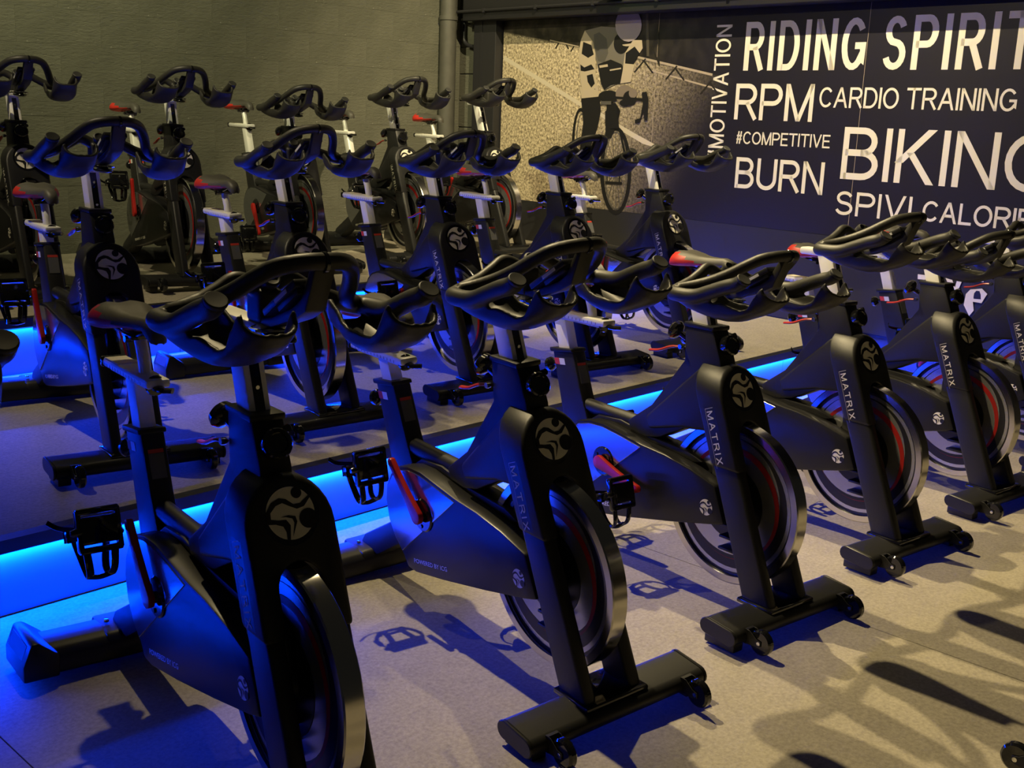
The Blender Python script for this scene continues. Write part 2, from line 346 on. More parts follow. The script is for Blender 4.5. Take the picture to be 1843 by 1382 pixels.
# mural wall
bm = bmesh.new(); box(bm, -7.2, 0.5, .012, .2, 0, 4.2); wr = finish(bm, 'wall_right', 'wall_black', smooth=0); wr.matrix_world = MURAL; tag(wr, 'black painted wall behind the large printed mural', 'wall', kind='structure')
for r in range(18):
    bm = bmesh.new(); box(bm, -7.05, -6.705, .006, .014, H2+r*.2+.004, H2+r*.2+.196, bev=.003); finish(bm, 'block', 'painted_block', wr, smooth=0)
bm = bmesh.new(); box(bm, -6.70, -6.452, -.07, .011, H2+.001, 2.07, bev=.004); box(bm, -6.62, -6.60, -.075, -.07, H2+.01, 2.07)
o = finish(bm, 'trim_1', 'wall_black', smooth=0); o.matrix_world = MURAL; tag(o, 'black upright frame at the left end of the mural', 'frame', kind='structure')
bm = bmesh.new(); box(bm, -6.75, .4, -.14, .011, 2.036, 2.33, bev=.004); tube(bm, [(-6.8, -.155, 2.10), (.4, -.155, 2.10)], .011, 8)
for k in range(12): box(bm, -6.5+k*.55, -6.48+k*.55, -.17, -.139, 2.085, 2.115)
o = finish(bm, 'trim_2', 'wall_black', smooth=30); o.matrix_world = MURAL; tag(o, 'black beam along the top of the mural', 'beam', kind='structure')
# mural
mu = empty('mural', MURAL); tag(mu, 'wall sized mural with a racing cyclist on a road and white fitness words on black', 'mural')
for a, b in ((-6.44, -4.948), (-4.945, -3.441), (-3.438, -1.93), (-1.927, -.4)):
    bm = bmesh.new(); box(bm, a, b, 0, .010, .752, 2.034); finish(bm, 'mural_panel', 'mural_print', mu, smooth=0)
for s_ in (-4.9465, -3.4395, -1.9285):
    bm = bmesh.new(); box(bm, s_-.0012, s_+.0012, -.0003, .009, .752, 2.034); finish(bm, 'panel_seam', 'print_rail', mu, smooth=0)
bm = bmesh.new(); box(bm, -6.44, -.4, 0, .010, H1+.005, .7505); finish(bm, 'lower_panel', 'wall_black', mu, smooth=0)
ART = [["printed_line","line",[[6.437,1.794],[6.065,1.648],[5.599,1.464],[5.597,1.433],[6.063,1.614],[6.435,1.761]]],["printed_line","line",[[5.426,1.408],[5.272,1.342],[5.107,1.279],[4.898,1.204],[4.886,1.187],[5.017,1.209],[5.254,1.3],[5.424,1.381]]],["printed_barrier","rail",[[5.15,1.763],[4.488,1.644],[4.486,1.658],[5.146,1.777]]],["printed_barrier","rail",[[5.03,1.682],[4.481,1.569],[4.478,1.579],[5.027,1.692]]],["printed_barrier","dark",[[5.047,1.756],[5.138,1.671],[5.127,1.664],[5.036,1.75]]],["printed_barrier","dark",[[5.059,1.735],[4.977,1.659],[4.966,1.665],[5.049,1.741]]],["printed_barrier","dark",[[4.779,1.709],[4.865,1.625],[4.854,1.618],[4.768,1.703]]],["printed_barrier","dark",[[4.791,1.688],[4.712,1.614],[4.702,1.62],[4.781,1.694]]],["printed_barrier","dark",[[4.495,1.62],[4.575,1.537],[4.565,1.531],[4.485,1.614]]],["printed_barrier","dark",[[4.506,1.6],[4.43,1.528],[4.421,1.534],[4.496,1.606]]],["printed_barrier","dark",[[5.825,1.916],[5.892,1.836],[5.881,1.831],[5.814,1.911]]],["printed_barrier","dark",[[5.825,1.912],[5.764,1.824],[5.752,1.828],[5.814,1.915]]],["printed_barrier","dark",[[5.674,1.891],[5.739,1.812],[5.728,1.807],[5.663,1.886]]],["printed_barrier","dark",[[5.674,1.887],[5.613,1.8],[5.602,1.804],[5.663,1.89]]],["printed_barrier","rail",[[5.948,1.886],[5.658,1.837],[5.656,1.844],[5.946,1.893]]],["printed_barrier","verge2",[[5.063,2.039],[5.033,1.768],[5.011,1.768],[5.041,2.039]]],["printed_barrier","dark",[[4.963,1.966],[4.926,1.707],[4.916,1.707],[4.952,1.966]]],["printed_barrier","dark",[[5.006,1.836],[4.927,1.715],[4.916,1.719],[4.995,1.84]]],["printed_wheel","black",[[[5.506,1.178],[5.504,1.121],[5.506,1.066],[5.513,1.016],[5.523,0.975],[5.537,0.943],[5.554,0.922],[5.573,0.914],[5.593,0.92],[5.612,0.938],[5.631,0.968],[5.648,1.009],[5.662,1.058],[5.672,1.113],[5.678,1.171],[5.68,1.228],[5.677,1.283],[5.67,1.333],[5.659,1.374],[5.645,1.405],[5.628,1.424],[5.609,1.431],[5.59,1.425],[5.571,1.407],[5.552,1.377],[5.536,1.337],[5.522,1.289],[5.512,1.235]],[[5.53,1.177],[5.528,1.125],[5.529,1.075],[5.533,1.03],[5.54,0.993],[5.55,0.964],[5.561,0.946],[5.575,0.939],[5.589,0.944],[5.603,0.961],[5.617,0.988],[5.629,1.025],[5.639,1.07],[5.648,1.119],[5.653,1.172],[5.655,1.224],[5.654,1.274],[5.649,1.318],[5.642,1.356],[5.633,1.384],[5.621,1.401],[5.608,1.407],[5.594,1.402],[5.58,1.385],[5.566,1.358],[5.554,1.321],[5.544,1.277],[5.536,1.229]]]],["printed_wheel","grey",[[[5.529,1.177],[5.527,1.128],[5.527,1.082],[5.531,1.04],[5.536,1.004],[5.545,0.977],[5.555,0.96],[5.566,0.954],[5.578,0.959],[5.591,0.974],[5.603,1.0],[5.614,1.035],[5.623,1.077],[5.631,1.123],[5.635,1.172],[5.637,1.221],[5.637,1.268],[5.633,1.31],[5.627,1.345],[5.619,1.371],[5.609,1.387],[5.597,1.393],[5.585,1.388],[5.573,1.372],[5.561,1.347],[5.55,1.312],[5.541,1.271],[5.534,1.225]],[[5.537,1.177],[5.534,1.129],[5.535,1.084],[5.537,1.043],[5.542,1.009],[5.548,0.983],[5.557,0.967],[5.567,0.961],[5.577,0.965],[5.588,0.981],[5.598,1.006],[5.608,1.039],[5.616,1.08],[5.623,1.125],[5.627,1.173],[5.63,1.22],[5.629,1.265],[5.627,1.306],[5.622,1.34],[5.615,1.365],[5.607,1.381],[5.597,1.387],[5.586,1.382],[5.576,1.366],[5.566,1.341],[5.556,1.308],[5.548,1.268],[5.541,1.224]]]],["printed_wheel","black",[[[5.104,1.031],[5.103,0.966],[5.108,0.903],[5.12,0.846],[5.139,0.798],[5.163,0.76],[5.192,0.736],[5.224,0.725],[5.257,0.73],[5.29,0.75],[5.32,0.783],[5.347,0.829],[5.369,0.885],[5.385,0.948],[5.394,1.014],[5.395,1.081],[5.389,1.144],[5.376,1.201],[5.356,1.249],[5.331,1.285],[5.302,1.308],[5.27,1.316],[5.238,1.31],[5.206,1.289],[5.176,1.256],[5.15,1.211],[5.129,1.156],[5.113,1.096]],[[5.139,1.029],[5.137,0.97],[5.14,0.913],[5.149,0.862],[5.163,0.818],[5.181,0.784],[5.202,0.763],[5.226,0.754],[5.251,0.758],[5.276,0.777],[5.299,0.807],[5.32,0.849],[5.338,0.899],[5.35,0.956],[5.358,1.016],[5.359,1.076],[5.355,1.134],[5.346,1.185],[5.332,1.228],[5.313,1.26],[5.292,1.281],[5.268,1.288],[5.243,1.283],[5.219,1.264],[5.196,1.233],[5.176,1.192],[5.159,1.143],[5.146,1.088]]]],["printed_wheel","grey",[[[5.145,1.029],[5.143,0.971],[5.146,0.916],[5.154,0.865],[5.167,0.823],[5.184,0.79],[5.204,0.769],[5.227,0.76],[5.25,0.765],[5.274,0.783],[5.296,0.813],[5.316,0.853],[5.332,0.903],[5.344,0.958],[5.351,1.017],[5.353,1.075],[5.35,1.131],[5.341,1.181],[5.328,1.223],[5.31,1.255],[5.29,1.275],[5.267,1.282],[5.244,1.276],[5.221,1.258],[5.199,1.228],[5.18,1.188],[5.164,1.14],[5.152,1.086]],[[5.153,1.028],[5.151,0.972],[5.154,0.918],[5.161,0.869],[5.173,0.827],[5.188,0.796],[5.206,0.775],[5.227,0.767],[5.249,0.771],[5.27,0.789],[5.291,0.818],[5.309,0.858],[5.324,0.906],[5.336,0.96],[5.342,1.017],[5.344,1.074],[5.341,1.129],[5.334,1.177],[5.322,1.218],[5.306,1.249],[5.287,1.269],[5.267,1.276],[5.246,1.27],[5.224,1.252],[5.204,1.223],[5.186,1.184],[5.171,1.137],[5.16,1.084]]]],["printed_barrier","grey",[[5.342,1.015],[5.153,1.027],[5.154,1.03],[5.343,1.019]]],["printed_barrier","grey",[[5.344,1.114],[5.155,0.931],[5.151,0.933],[5.341,1.116]]],["printed_barrier","grey",[[5.33,1.197],[5.169,0.848],[5.164,0.849],[5.326,1.198]]],["printed_barrier","grey",[[5.304,1.253],[5.195,0.791],[5.19,0.792],[5.299,1.253]]],["printed_barrier","grey",[[5.269,1.273],[5.229,0.769],[5.225,0.769],[5.265,1.274]]],["printed_barrier","grey",[[5.232,1.256],[5.267,0.785],[5.263,0.785],[5.227,1.256]]],["printed_barrier","grey",[[5.197,1.203],[5.303,0.839],[5.298,0.838],[5.193,1.203]]],["printed_barrier","grey",[[5.17,1.124],[5.33,0.921],[5.326,0.919],[5.166,1.122]]],["printed_rider","black",[[5.363,1.468],[5.282,1.469],[5.234,1.417],[5.256,1.322],[5.308,1.235],[5.36,1.233],[5.363,1.361]]],["printed_bicycle","black",[[5.374,1.414],[5.263,1.417],[5.269,1.3],[5.326,1.266],[5.367,1.318]]],["printed_bicycle","black",[[5.359,1.298],[5.392,1.037],[5.374,1.036],[5.341,1.297]]],["printed_bicycle","black",[[5.241,1.3],[5.148,1.049],[5.131,1.052],[5.224,1.303]]],["printed_bicycle","black",[[5.338,0.926],[5.181,0.931],[5.182,0.95],[5.338,0.945]]],["printed_bicycle","black",[[5.335,1.028],[5.323,0.931],[5.313,0.932],[5.325,1.029]]],["printed_bicycle","black",[[5.221,1.035],[5.209,0.939],[5.198,0.94],[5.21,1.036]]],["printed_rider","jersey",[[5.603,1.945],[5.453,1.967],[5.32,1.957],[5.243,1.894],[5.206,1.781],[5.224,1.647],[5.277,1.595],[5.392,1.552],[5.446,1.668],[5.518,1.827]]],["printed_rider","grey",[[5.517,1.916],[5.466,1.931],[5.396,1.887],[5.374,1.793],[5.406,1.731],[5.466,1.742],[5.503,1.827]]],["printed_rider","black",[[5.465,1.721],[5.348,1.751],[5.244,1.719],[5.211,1.667],[5.248,1.595],[5.335,1.584],[5.392,1.552],[5.425,1.594]]],["printed_rider","beige",[[5.446,1.697],[5.369,1.705],[5.374,1.721],[5.451,1.713]]],["printed_rider","beige",[[5.349,1.677],[5.248,1.689],[5.25,1.698],[5.352,1.686]]],["printed_rider","beige",[[5.603,1.945],[5.637,1.882],[5.651,1.797],[5.639,1.701],[5.616,1.593],[5.57,1.486],[5.479,1.509],[5.435,1.52],[5.478,1.647],[5.493,1.795],[5.521,1.869]]],["printed_rider","black",[[5.613,1.871],[5.535,1.848],[5.507,1.785],[5.559,1.764],[5.623,1.792]]],["printed_rider","black",[[5.563,1.647],[5.509,1.658],[5.483,1.594],[5.514,1.567],[5.551,1.604]]],["printed_rider","black",[[5.63,1.722],[5.591,1.701],[5.525,1.721],[5.493,1.689],[5.583,1.674],[5.624,1.679]]],["printed_rider","black",[[5.533,1.537],[5.473,1.543],[5.477,1.56],[5.538,1.554]]],["printed_rider","beige",[[5.221,1.791],[5.156,1.872],[5.079,1.87],[5.068,1.819],[5.125,1.749],[5.135,1.698],[5.156,1.606],[5.248,1.595],[5.233,1.678]]],["printed_rider","black",[[5.214,1.791],[5.139,1.831],[5.093,1.789],[5.137,1.718],[5.215,1.724]]],["printed_rider","beige",[[5.629,1.572],[5.499,1.567],[5.436,1.53],[5.434,1.509],[5.601,1.491]]],["printed_rider","black",[[5.605,1.494],[5.431,1.509],[5.412,1.413],[5.434,1.305],[5.486,1.184],[5.54,1.072],[5.602,1.057],[5.589,1.202],[5.574,1.334]]],["printed_rider","black",[[5.604,1.091],[5.481,1.119],[5.444,1.033],[5.534,0.984],[5.622,1.001]]],["printed_rider","black",[[5.475,1.031],[5.4,1.057],[5.378,0.971],[5.469,0.954]]],["printed_rider","black",[[5.197,1.852],[5.199,1.832],[5.206,1.813],[5.219,1.799],[5.237,1.789],[5.256,1.786],[5.277,1.79],[5.296,1.8],[5.311,1.815],[5.322,1.834],[5.327,1.855],[5.325,1.875],[5.318,1.894],[5.304,1.908],[5.287,1.917],[5.267,1.92],[5.247,1.916],[5.228,1.906],[5.213,1.891],[5.202,1.873]]],["printed_rider","helmet",[[5.088,1.965],[5.091,1.933],[5.105,1.904],[5.129,1.881],[5.16,1.867],[5.195,1.862],[5.232,1.868],[5.266,1.884],[5.294,1.909],[5.313,1.939],[5.322,1.973],[5.318,2.006],[5.304,2.035],[5.28,2.058],[5.248,2.072],[5.212,2.075],[5.176,2.069],[5.143,2.052],[5.115,2.028],[5.097,1.998]]],["printed_rider","beige",[[5.082,1.858],[5.083,1.854],[5.088,1.85],[5.097,1.847],[5.109,1.843],[5.124,1.84],[5.142,1.837],[5.16,1.835],[5.179,1.834],[5.197,1.834],[5.213,1.834],[5.227,1.836],[5.238,1.838],[5.245,1.841],[5.249,1.845]]],["printed_rider","black",[[5.249,1.511],[5.253,1.499],[5.265,1.488],[5.286,1.479],[5.312,1.472],[5.341,1.47],[5.371,1.472],[5.399,1.477],[5.421,1.485],[5.436,1.497],[5.442,1.509],[5.438,1.522],[5.425,1.533],[5.404,1.542],[5.377,1.548],[5.347,1.55],[5.318,1.549],[5.291,1.543],[5.269,1.535],[5.255,1.524]]],["printed_rider","glove",[[5.116,1.523],[5.119,1.503],[5.129,1.485],[5.146,1.471],[5.168,1.461],[5.194,1.458],[5.22,1.461],[5.244,1.469],[5.264,1.483],[5.278,1.501],[5.283,1.521],[5.281,1.542],[5.27,1.56],[5.253,1.574],[5.23,1.583],[5.204,1.587],[5.178,1.584],[5.154,1.575],[5.135,1.561],[5.122,1.543]]],["printed_rider","black",[[5.095,1.503],[5.096,1.488],[5.104,1.475],[5.116,1.464],[5.132,1.457],[5.15,1.454],[5.169,1.456],[5.187,1.463],[5.201,1.473],[5.211,1.487],[5.215,1.501],[5.213,1.516],[5.205,1.53],[5.193,1.54],[5.177,1.547],[5.158,1.55],[5.14,1.548],[5.122,1.541],[5.108,1.531],[5.099,1.518]]],["printed_rider","glove",[[5.092,1.534],[5.093,1.524],[5.097,1.516],[5.105,1.509],[5.115,1.504],[5.126,1.502],[5.137,1.504],[5.148,1.508],[5.157,1.515],[5.163,1.524],[5.165,1.533],[5.164,1.543],[5.16,1.551],[5.152,1.558],[5.142,1.563],[5.131,1.564],[5.119,1.563],[5.109,1.559],[5.1,1.552],[5.094,1.543]]],["printed_rider","black",[[5.146,1.471],[5.148,1.464],[5.154,1.457],[5.165,1.452],[5.178,1.449],[5.193,1.447],[5.208,1.448],[5.222,1.451],[5.234,1.456],[5.241,1.462],[5.244,1.47],[5.242,1.477],[5.236,1.483],[5.225,1.488],[5.212,1.492],[5.197,1.493],[5.182,1.492],[5.168,1.489],[5.156,1.484],[5.149,1.478]]],["printed_bicycle","black",[[5.434,1.501],[5.041,1.485],[5.04,1.502],[5.434,1.518]]],["printed_bicycle","black",[[5.051,1.539],[5.01,1.545],[4.988,1.494],[4.987,1.361],[5.012,1.36],[5.026,1.411],[5.056,1.343],[5.096,1.342],[5.097,1.363],[5.052,1.374],[5.036,1.473]]],["printed_bicycle","grey",[[5.415,1.455],[5.318,1.457],[5.32,1.48],[5.417,1.478]]],["printed_bicycle","black",[[5.325,1.447],[5.266,1.448],[5.232,1.301],[5.313,1.299]]],["printed_emblem","letter",[[2.98,0.6],[2.879,0.6],[2.863,0.577],[2.977,0.573]]],["printed_emblem","letter",[[2.825,0.606],[2.812,0.65],[2.762,0.556],[2.743,0.679],[2.688,0.663],[2.68,0.627],[2.614,0.628],[2.612,0.604],[2.711,0.605],[2.72,0.62],[2.75,0.521],[2.775,0.519],[2.805,0.574]]],["printed_emblem","letter",[[2.702,0.471],[2.698,0.53],[2.677,0.557],[2.616,0.57],[2.584,0.546],[2.608,0.494],[2.655,0.495],[2.644,0.45],[2.665,0.417]]],["printed_emblem","black",[[2.655,0.519],[2.654,0.541],[2.644,0.555],[2.627,0.555],[2.618,0.537],[2.614,0.513],[2.653,0.511]]]]
groups = {}
for k, (nm, tone, pts) in enumerate(ART):
    key = (nm, k) if nm == 'printed_barrier' else nm
    g = groups.setdefault(key, (bmesh.new(), []))
    bmx, ml = g
    mn = 'print_'+tone
    if mn not in ml: ml.append(mn)
    y = -.0004-.00012*k; n0 = len(bmx.faces)
    if tone and len(pts) == 2 and isinstance(pts[0][0], list):
        o_, i_ = pts; A = [bmx.verts.new((-p[0], y, p[1])) for p in o_]; B = [bmx.verts.new((-p[0], y, p[1])) for p in i_]
        for q in range(len(A)): bmx.faces.new((A[q], A[(q+1) % len(A)], B[(q+1) % len(A)], B[q]))
    else: flat(bmx, [(-p[0], p[1]) for p in pts], lambda a, b: (a, y, b))
    bmx.faces.ensure_lookup_table()
    for f in bmx.faces[n0:]: f.material_index = ml.index(mn)
for nm, (bmx, ml) in groups.items():
    for f in bmx.faces:
        f.normal_update()
        if f.normal.y > 0: f.normal_flip()
    finish(bmx, nm[0] if isinstance(nm, tuple) else nm, ml, mu, smooth=0, recalc=False)
def word(s, a, b, z0, z1, sw, rot=False, gap=.22):
    if rot: bm = glyphword(s, lambda x, y: (b-y, -.0012, x), z0, z1, 0, b-a, sw, gap)
    else: bm = glyphword(s, lambda x, y: (x, -.0012, y), a, b, z0, z1, sw, gap)
    for f in bm.faces:
        f.normal_update()
        if f.normal.y > 0: f.normal_flip()
    finish(bm, 'printed_word', 'print_letter', mu, smooth=0, recalc=False)
word('RIDING', -4.258, -3.445, 1.675, 1.955, .036, gap=.42); word('SPIRIT', -3.338, -2.52, 1.675, 1.955, .036, gap=.42)
word('RPM', -4.297, -3.745, 1.387, 1.599, .027); word('CARDIO TRAINING', -3.708, -2.570, 1.470, 1.582, .0135)
word('#COMPETITIVE', -4.27, -3.611, 1.243, 1.318, .0095); word('BURN', -4.252, -3.628, .977, 1.163, .024)
word('BIKING', -3.523, -2.33, 1.078, 1.366, .036); word('SPIVI', -3.534, -3.065, .876, 1.010, .0175); word('CALORIES', -3.0, -2.32, .886, .996, .015)
word('#MOTIVATION', -4.478, -4.362, 1.14, 1.945, .0135, True, gap=.26)
# pipes by the corner
bm = bmesh.new(); tube(bm, [(6.03, BY-.075, H2+.001), (6.03, BY-.075, 2.02), (6.03, BY-.075, 4.1)], .062, 24)
for z in (1.0, 2.04, 3.2): tube(bm, [(6.03, BY-.075, z), (6.03, BY-.075, z+.03)], .070, 24)
o = finish(bm, 'drain_pipe', 'pipe_paint'); o.matrix_world = ROOM; tag(o, 'thick olive painted vertical pipe in the corner by the mural', 'pipe')
bm = bmesh.new(); tube(bm, smoothpath([(-6.86, -.03, 2.9), (-6.86, -.03, 2.1), (-6.86, -.03, 1.93), (-6.83, -.03, 1.88), (-6.76, -.03, 1.86), (-6.71, -.03, 1.86)]), .014, 10); tube(bm, [(-6.86, -.05, 2.055), (-6.7, -.12, 2.062)], .013, 10)
o = finish(bm, 'conduit', 'wall_black'); o.matrix_world = MURAL; tag(o, 'thin dark conduit bending beside the mural frame', 'conduit')

# laser projector clamped to the beam, its green lens glowing
lp = empty('laser_projector', MURAL @ Matrix.Translation((-5.18, -.20, 2.155))); tag(lp, 'small black projector box with a green glowing lens above the mural', 'projector')
bm = bmesh.new(); box(bm, -.07, .07, -.05, .05, -.035, .04, bev=.006); finish(bm, 'housing', 'wall_black', lp)
bm = bmesh.new(); lathe(bm, [(0, 0), (.012, 0), (.014, .004), (.014, .012), (.011, .012), (.011, .006)], (0, -.05, -.012), (0, -1, 0), 20); finish(bm, 'lens_ring', 'wall_black', lp)
bm = bmesh.new(); lathe(bm, [(0, .005), (.0105, .005)], (0, -.05, -.012), (0, -1, 0), 16); finish(bm, 'lens', 'laser_green', lp, smooth=0)
bm = bmesh.new(); box(bm, -.012, .012, .04, .062, -.02, .06, bev=.003); finish(bm, 'clamp', 'wall_black', lp)
l = bpy.data.lights.new('laser_glow', 'POINT'); l.energy = .25; l.color = (.15, 1, .02); l.shadow_soft_size = .01
o = bpy.data.objects.new('laser_glow', l); link(o); o.matrix_world = MURAL @ Matrix.Translation((-5.18, -.275, 2.135))
# ------------------------------------------------------------------ the indoor bike (x forward, y left, z up, origin under the front foot)
LEAN = -.42
def fork_shear(x, y, z): return (x+LEAN*(z-.07), y, z)
def mesh_of(bm, name, m, smooth=35): # mesh datablock wrapped as an object without parent
    return finish(bm, name, m, None, smooth)
def badge_parts(parent, r, fn, plate=True):
    """cyclist emblem; fn maps (a,b,h) to 3D"""
    bm = bmesh.new(); flat(bm, [(r*math.cos(2*PI*i/40), r*math.sin(2*PI*i/40)) for i in range(40)], lambda a, b: fn(a, b, .0006))
    S1 = [(480,875),(530,800),(590,772),(640,788),(690,838),(740,838),(812,783),(822,800),(765,868),(710,880),(660,850),(610,815),(560,830),(515,880),(512,930),(560,945),(620,952),(645,1000),(628,1118),(605,1116),(608,1050),(590,1000),(540,975),(478,965)]
    S2 = [(580,925),(640,918),(690,935),(697,980),(650,1092),(675,985),(665,950),(620,930)]
    cv = lambda P: [((x-660)/178*r, -(y-905)/212*r) for x, y in P]
    d = bmesh.new()
    for P in (S1, S2): flat(d, cv(P), lambda a, b: fn(a, b, .0012))
    for cx, cy, q in ((724, 750, 44), (783, 968, 76)):
        flat(d, [((cx-660)/178*r+q/200*r*math.cos(2*PI*i/20), -(cy-905)/212*r+q/200*r*math.sin(2*PI*i/20)) for i in range(20)], lambda a, b: fn(a, b, .0012))
    a = finish(bm, 'emblem', 'white_print', parent, smooth=0, recalc=False); b = finish(d, 'emblem_figure', 'frame_black', parent, smooth=0, recalc=False)
    return a, b
def build_bike():
    B = empty('indoor_bike')
    # --- front stabiliser
    bm = bmesh.new()
    sec = arc(-.136, .052, .021, 85, 265, 7)+arc(-.058, .044, .021, -95, 85, 7)
    prism(bm, sec, -.262, .262, bev=.003, seg=1)
    box(bm, -.150, -.05, -.255, -.215, .0, .034, bev=.004); box(bm, -.150, -.05, .215, .255, .0, .034, bev=.004)
    fs = finish(bm, 'front_foot', 'powder_black', B)
    for s in (-1, 1):
        bm = bmesh.new(); prism(bm, arc(-.136, .052, .0225, 85, 265, 7)+arc(-.058, .044, .0225, -95, 85, 7), s*.262, s*.270, bev=.002, seg=1)
        finish(bm, 'end_cap', 'frame_black', fs)
        bm = bmesh.new(); lathe(bm, [(0, -.012), (.010, -.012), (.029, -.011), (.034, -.006), (.034, .006), (.029, .011), (.010, .012), (0, .012)], (0, s*.205, .040), (0, 1, 0), 28)
        wh = finish(bm, 'transport_wheel', 'gloss_black', B)
        bm = bmesh.new(); lathe(bm, [(0, -.0175), (.0055, -.0165), (.0055, .0165), (0, .0175)], (0, s*.205, .040), (0, 1, 0), 12); finish(bm, 'axle_bolt', 'chrome', wh)
        bm = bmesh.new()
        for q in (-1, 1): prism(bm, [(-.045, .026), (-.045, .066), (-.030, .066), (-.008, .050), (.007, .047), (.007, .033), (-.01, .028)], s*.205+q*.0135, s*.205+q*.0155, bev=.0006, seg=1)
        box(bm, -.047, -.038, s*.205-.016, s*.205+.016, .026, .066); finish(bm, 'wheel_bracket', 'powder_black', fs)
    # collar plate on the foot
    bm = bmesh.new(); box(bm, -.180, -.056, -.094, .094, .062, .076, bev=.005); finish(bm, 'fork_base', 'gloss_black', B)
    # --- fork legs
    for s in (-1, 1):
        bm = bmesh.new(); prism(bm, [(-.170, .068), (-.068, .068), (-.072+0, .45), (-.168, .45)], s*.050, s*.086, bev=.012, seg=3, fn=fork_shear)
        finish(bm, 'fork_leg', 'powder_black', B)
    # --- head shell (arched cover with emblem)
    prof = [(-.091, .42)]+[(p[0], p[1]) for p in arc(0, .605, .091, 180, 0, 14)]+[(.091, .42), (.045, .42), (.045, .49)]+arc(0, .50, .045, 0, 180, 10)+[(-.045, .42)]
    bm = bmesh.new(); prism(bm, prof, -.170, -.070, axis='x', bev=.010, seg=3, fn=fork_shear)
    shell = finish(bm, 'head_shell', 'powder_black', B)
    nrm = Vector((1, 0, -LEAN)).normalized(); upl = Vector((LEAN, 0, 1)).normalized()
    fc = Vector(fork_shear(-.070, 0, .630))
    fn = lambda a, b, h: fc+Vector((0, 1, 0))*a+upl*b+nrm*h
    bm = bmesh.new(); flat(bm, [(.058*math.cos(2*PI*i/40), .060*math.sin(2*PI*i/40)) for i in range(40)], lambda a, b: fn(a, b, .0003)); finish(bm, 'emblem_plate', 'gloss_black', shell, smooth=0)
    badge_parts(shell, .049, lambda a, b, h: fn(a, b, h))
    # brand word on the right side of the shell, reading downwards
    d = Vector((.40, 0, -1)).normalized(); wv = Vector((1, 0, .40)).normalized()
    base = Vector(fork_shear(-.134, -.0918, .578))
    f2 = lambda a, b: base+d*a+wv*b
    bm = bmesh.new(); prism(bm, [(-.147, .432), (-.106, .432), (-.106, .585), (-.147, .585)], -.0912, -.088, bev=0, fn=fork_shear); finish(bm, 'name_strip', 'frame_black', shell, smooth=0)
    bm = glyphword('MATRIX', lambda x_, y_: f2(x_, y_-.004), .008, .160, 0, .0205, .0033, gap=.42)
    stroke(bm, [(.000, -.008), (.000, .020)], .0012, f2); stroke(bm, [(.000, -.008), (.170, -.008)], .0007, f2)
    for f in bm.faces:
        f.normal_update()
        if f.normal.y > 0: f.normal_flip()
    finish(bm, 'name_lettering', 'white_print', shell, smooth=0, recalc=False)
    # --- flywheel
    c = (-.293, 0, .303); R = .236
    bm = bmesh.new(); lathe(bm, [(R-.022, -.022), (R-.003, -.022), (R, -.019), (R, .019), (R-.003, .022), (R-.022, .022), (R-.024, .012), (R-.024, -.012), (R-.022, -.022)], c, (0, 1, 0), 72)
    fl = finish(bm, 'flywheel', 'rim_metal', B)
    bm = bmesh.new(); lathe(bm, [(0, -.010), (R-.022, -.010), (R-.022, .010), (0, .010)], c, (0, 1, 0), 64); finish(bm, 'wheel_disc', 'wheel_silver', fl)
    def crescent(name, m, r1, r2, off, ang, h):
        bm = bmesh.new(); n = 48; ca, sa = math.cos(ang), math.sin(ang)
        for sgn in (-1, 1):
            y = sgn*h; A = []; Bq = []
            for i in range(n):
                t = 2*PI*i/n; A.append(bm.verts.new((c[0]+r1*math.cos(t), y, c[2]+r1*math.sin(t)))); Bq.append(bm.verts.new((c[0]+off*ca+r2*math.cos(t), y, c[2]+off*sa+r2*math.sin(t))))
            for i in range(n): bm.faces.new((A[i], A[(i+1) % n], Bq[(i+1) % n], Bq[i]))
        finish(bm, name, m, fl, smooth=0)
    crescent('dark_ring', 'wheel_dark', .212, .204, 0, 0, .0106)
    crescent('dark_swoosh', 'wheel_dark', .192, .172, .019, 1.9, .0106)
    crescent('red_swoosh', 'red_print', .166, .157, .0088, 4.2, .0108)
    crescent('dark_centre', 'wheel_dark', .108, .03, 0, 0, .0110)
    bm = bmesh.new(); lathe(bm, [(0, -.034), (.035, -.034), (.045, -.026), (.05, -.010), (.05, .010), (.045, .026), (.035, .034), (0, .034)], c, (0, 1, 0), 24); finish(bm, 'hub', 'frame_black', fl)
    # magnet brake housing over the wheel, between the legs
    bm = bmesh.new(); prism(bm, [(-.36, .30), (-.25, .30), (-.27, .42), (-.36, .44)], -.030, -.013, bev=.004); prism(bm, [(-.36, .30), (-.25, .30), (-.27, .42), (-.36, .44)], .013, .030, bev=.004)
    for k in range(3): box(bm, -.30, -.235, -.046, .046, .17+k*.035, .178+k*.035, bev=.002)
    finish(bm, 'brake_housing', 'frame_black', B)
    # --- main frame
    bm = bmesh.new(); wing = [(-.505, .788), (-.400, .788), (-.362, .700), (-.330, .505), (-.400, .493), (-.475, .482), (-.57, .432), (-.63, .418), (-.69, .424), (-.705, .455), (-.612, .525), (-.497, .684)]
    prism(bm, wing, -.034, .034, bev=.007, seg=2)
    prism(bm, [(-.622, .488), (-.606, .452), (-.475, .487), (-.36, .50), (-.402, .668), (-.432, .672)], -.048, .048, bev=.010, seg=3)
    box(bm, -.508, -.397, -.037, .037, .783, .797, bev=.004)
    fr = finish(bm, 'main_frame', 'powder_black', B)
    bm = bmesh.new(); tube(bm, [(-.945, 0, .452), (-.68, 0, .447)], .024, 14, sq=(.95, 1)); finish(bm, 'top_tube', 'powder_black', B)
    bm = bmesh.new(); prism(bm, [(-1.076, .612), (-.980, .624), (-.925, .490), (-.845, .33), (-.80, .20), (-.88, .17), (-.99, .36)], -.029, .029, bev=.008, seg=2)
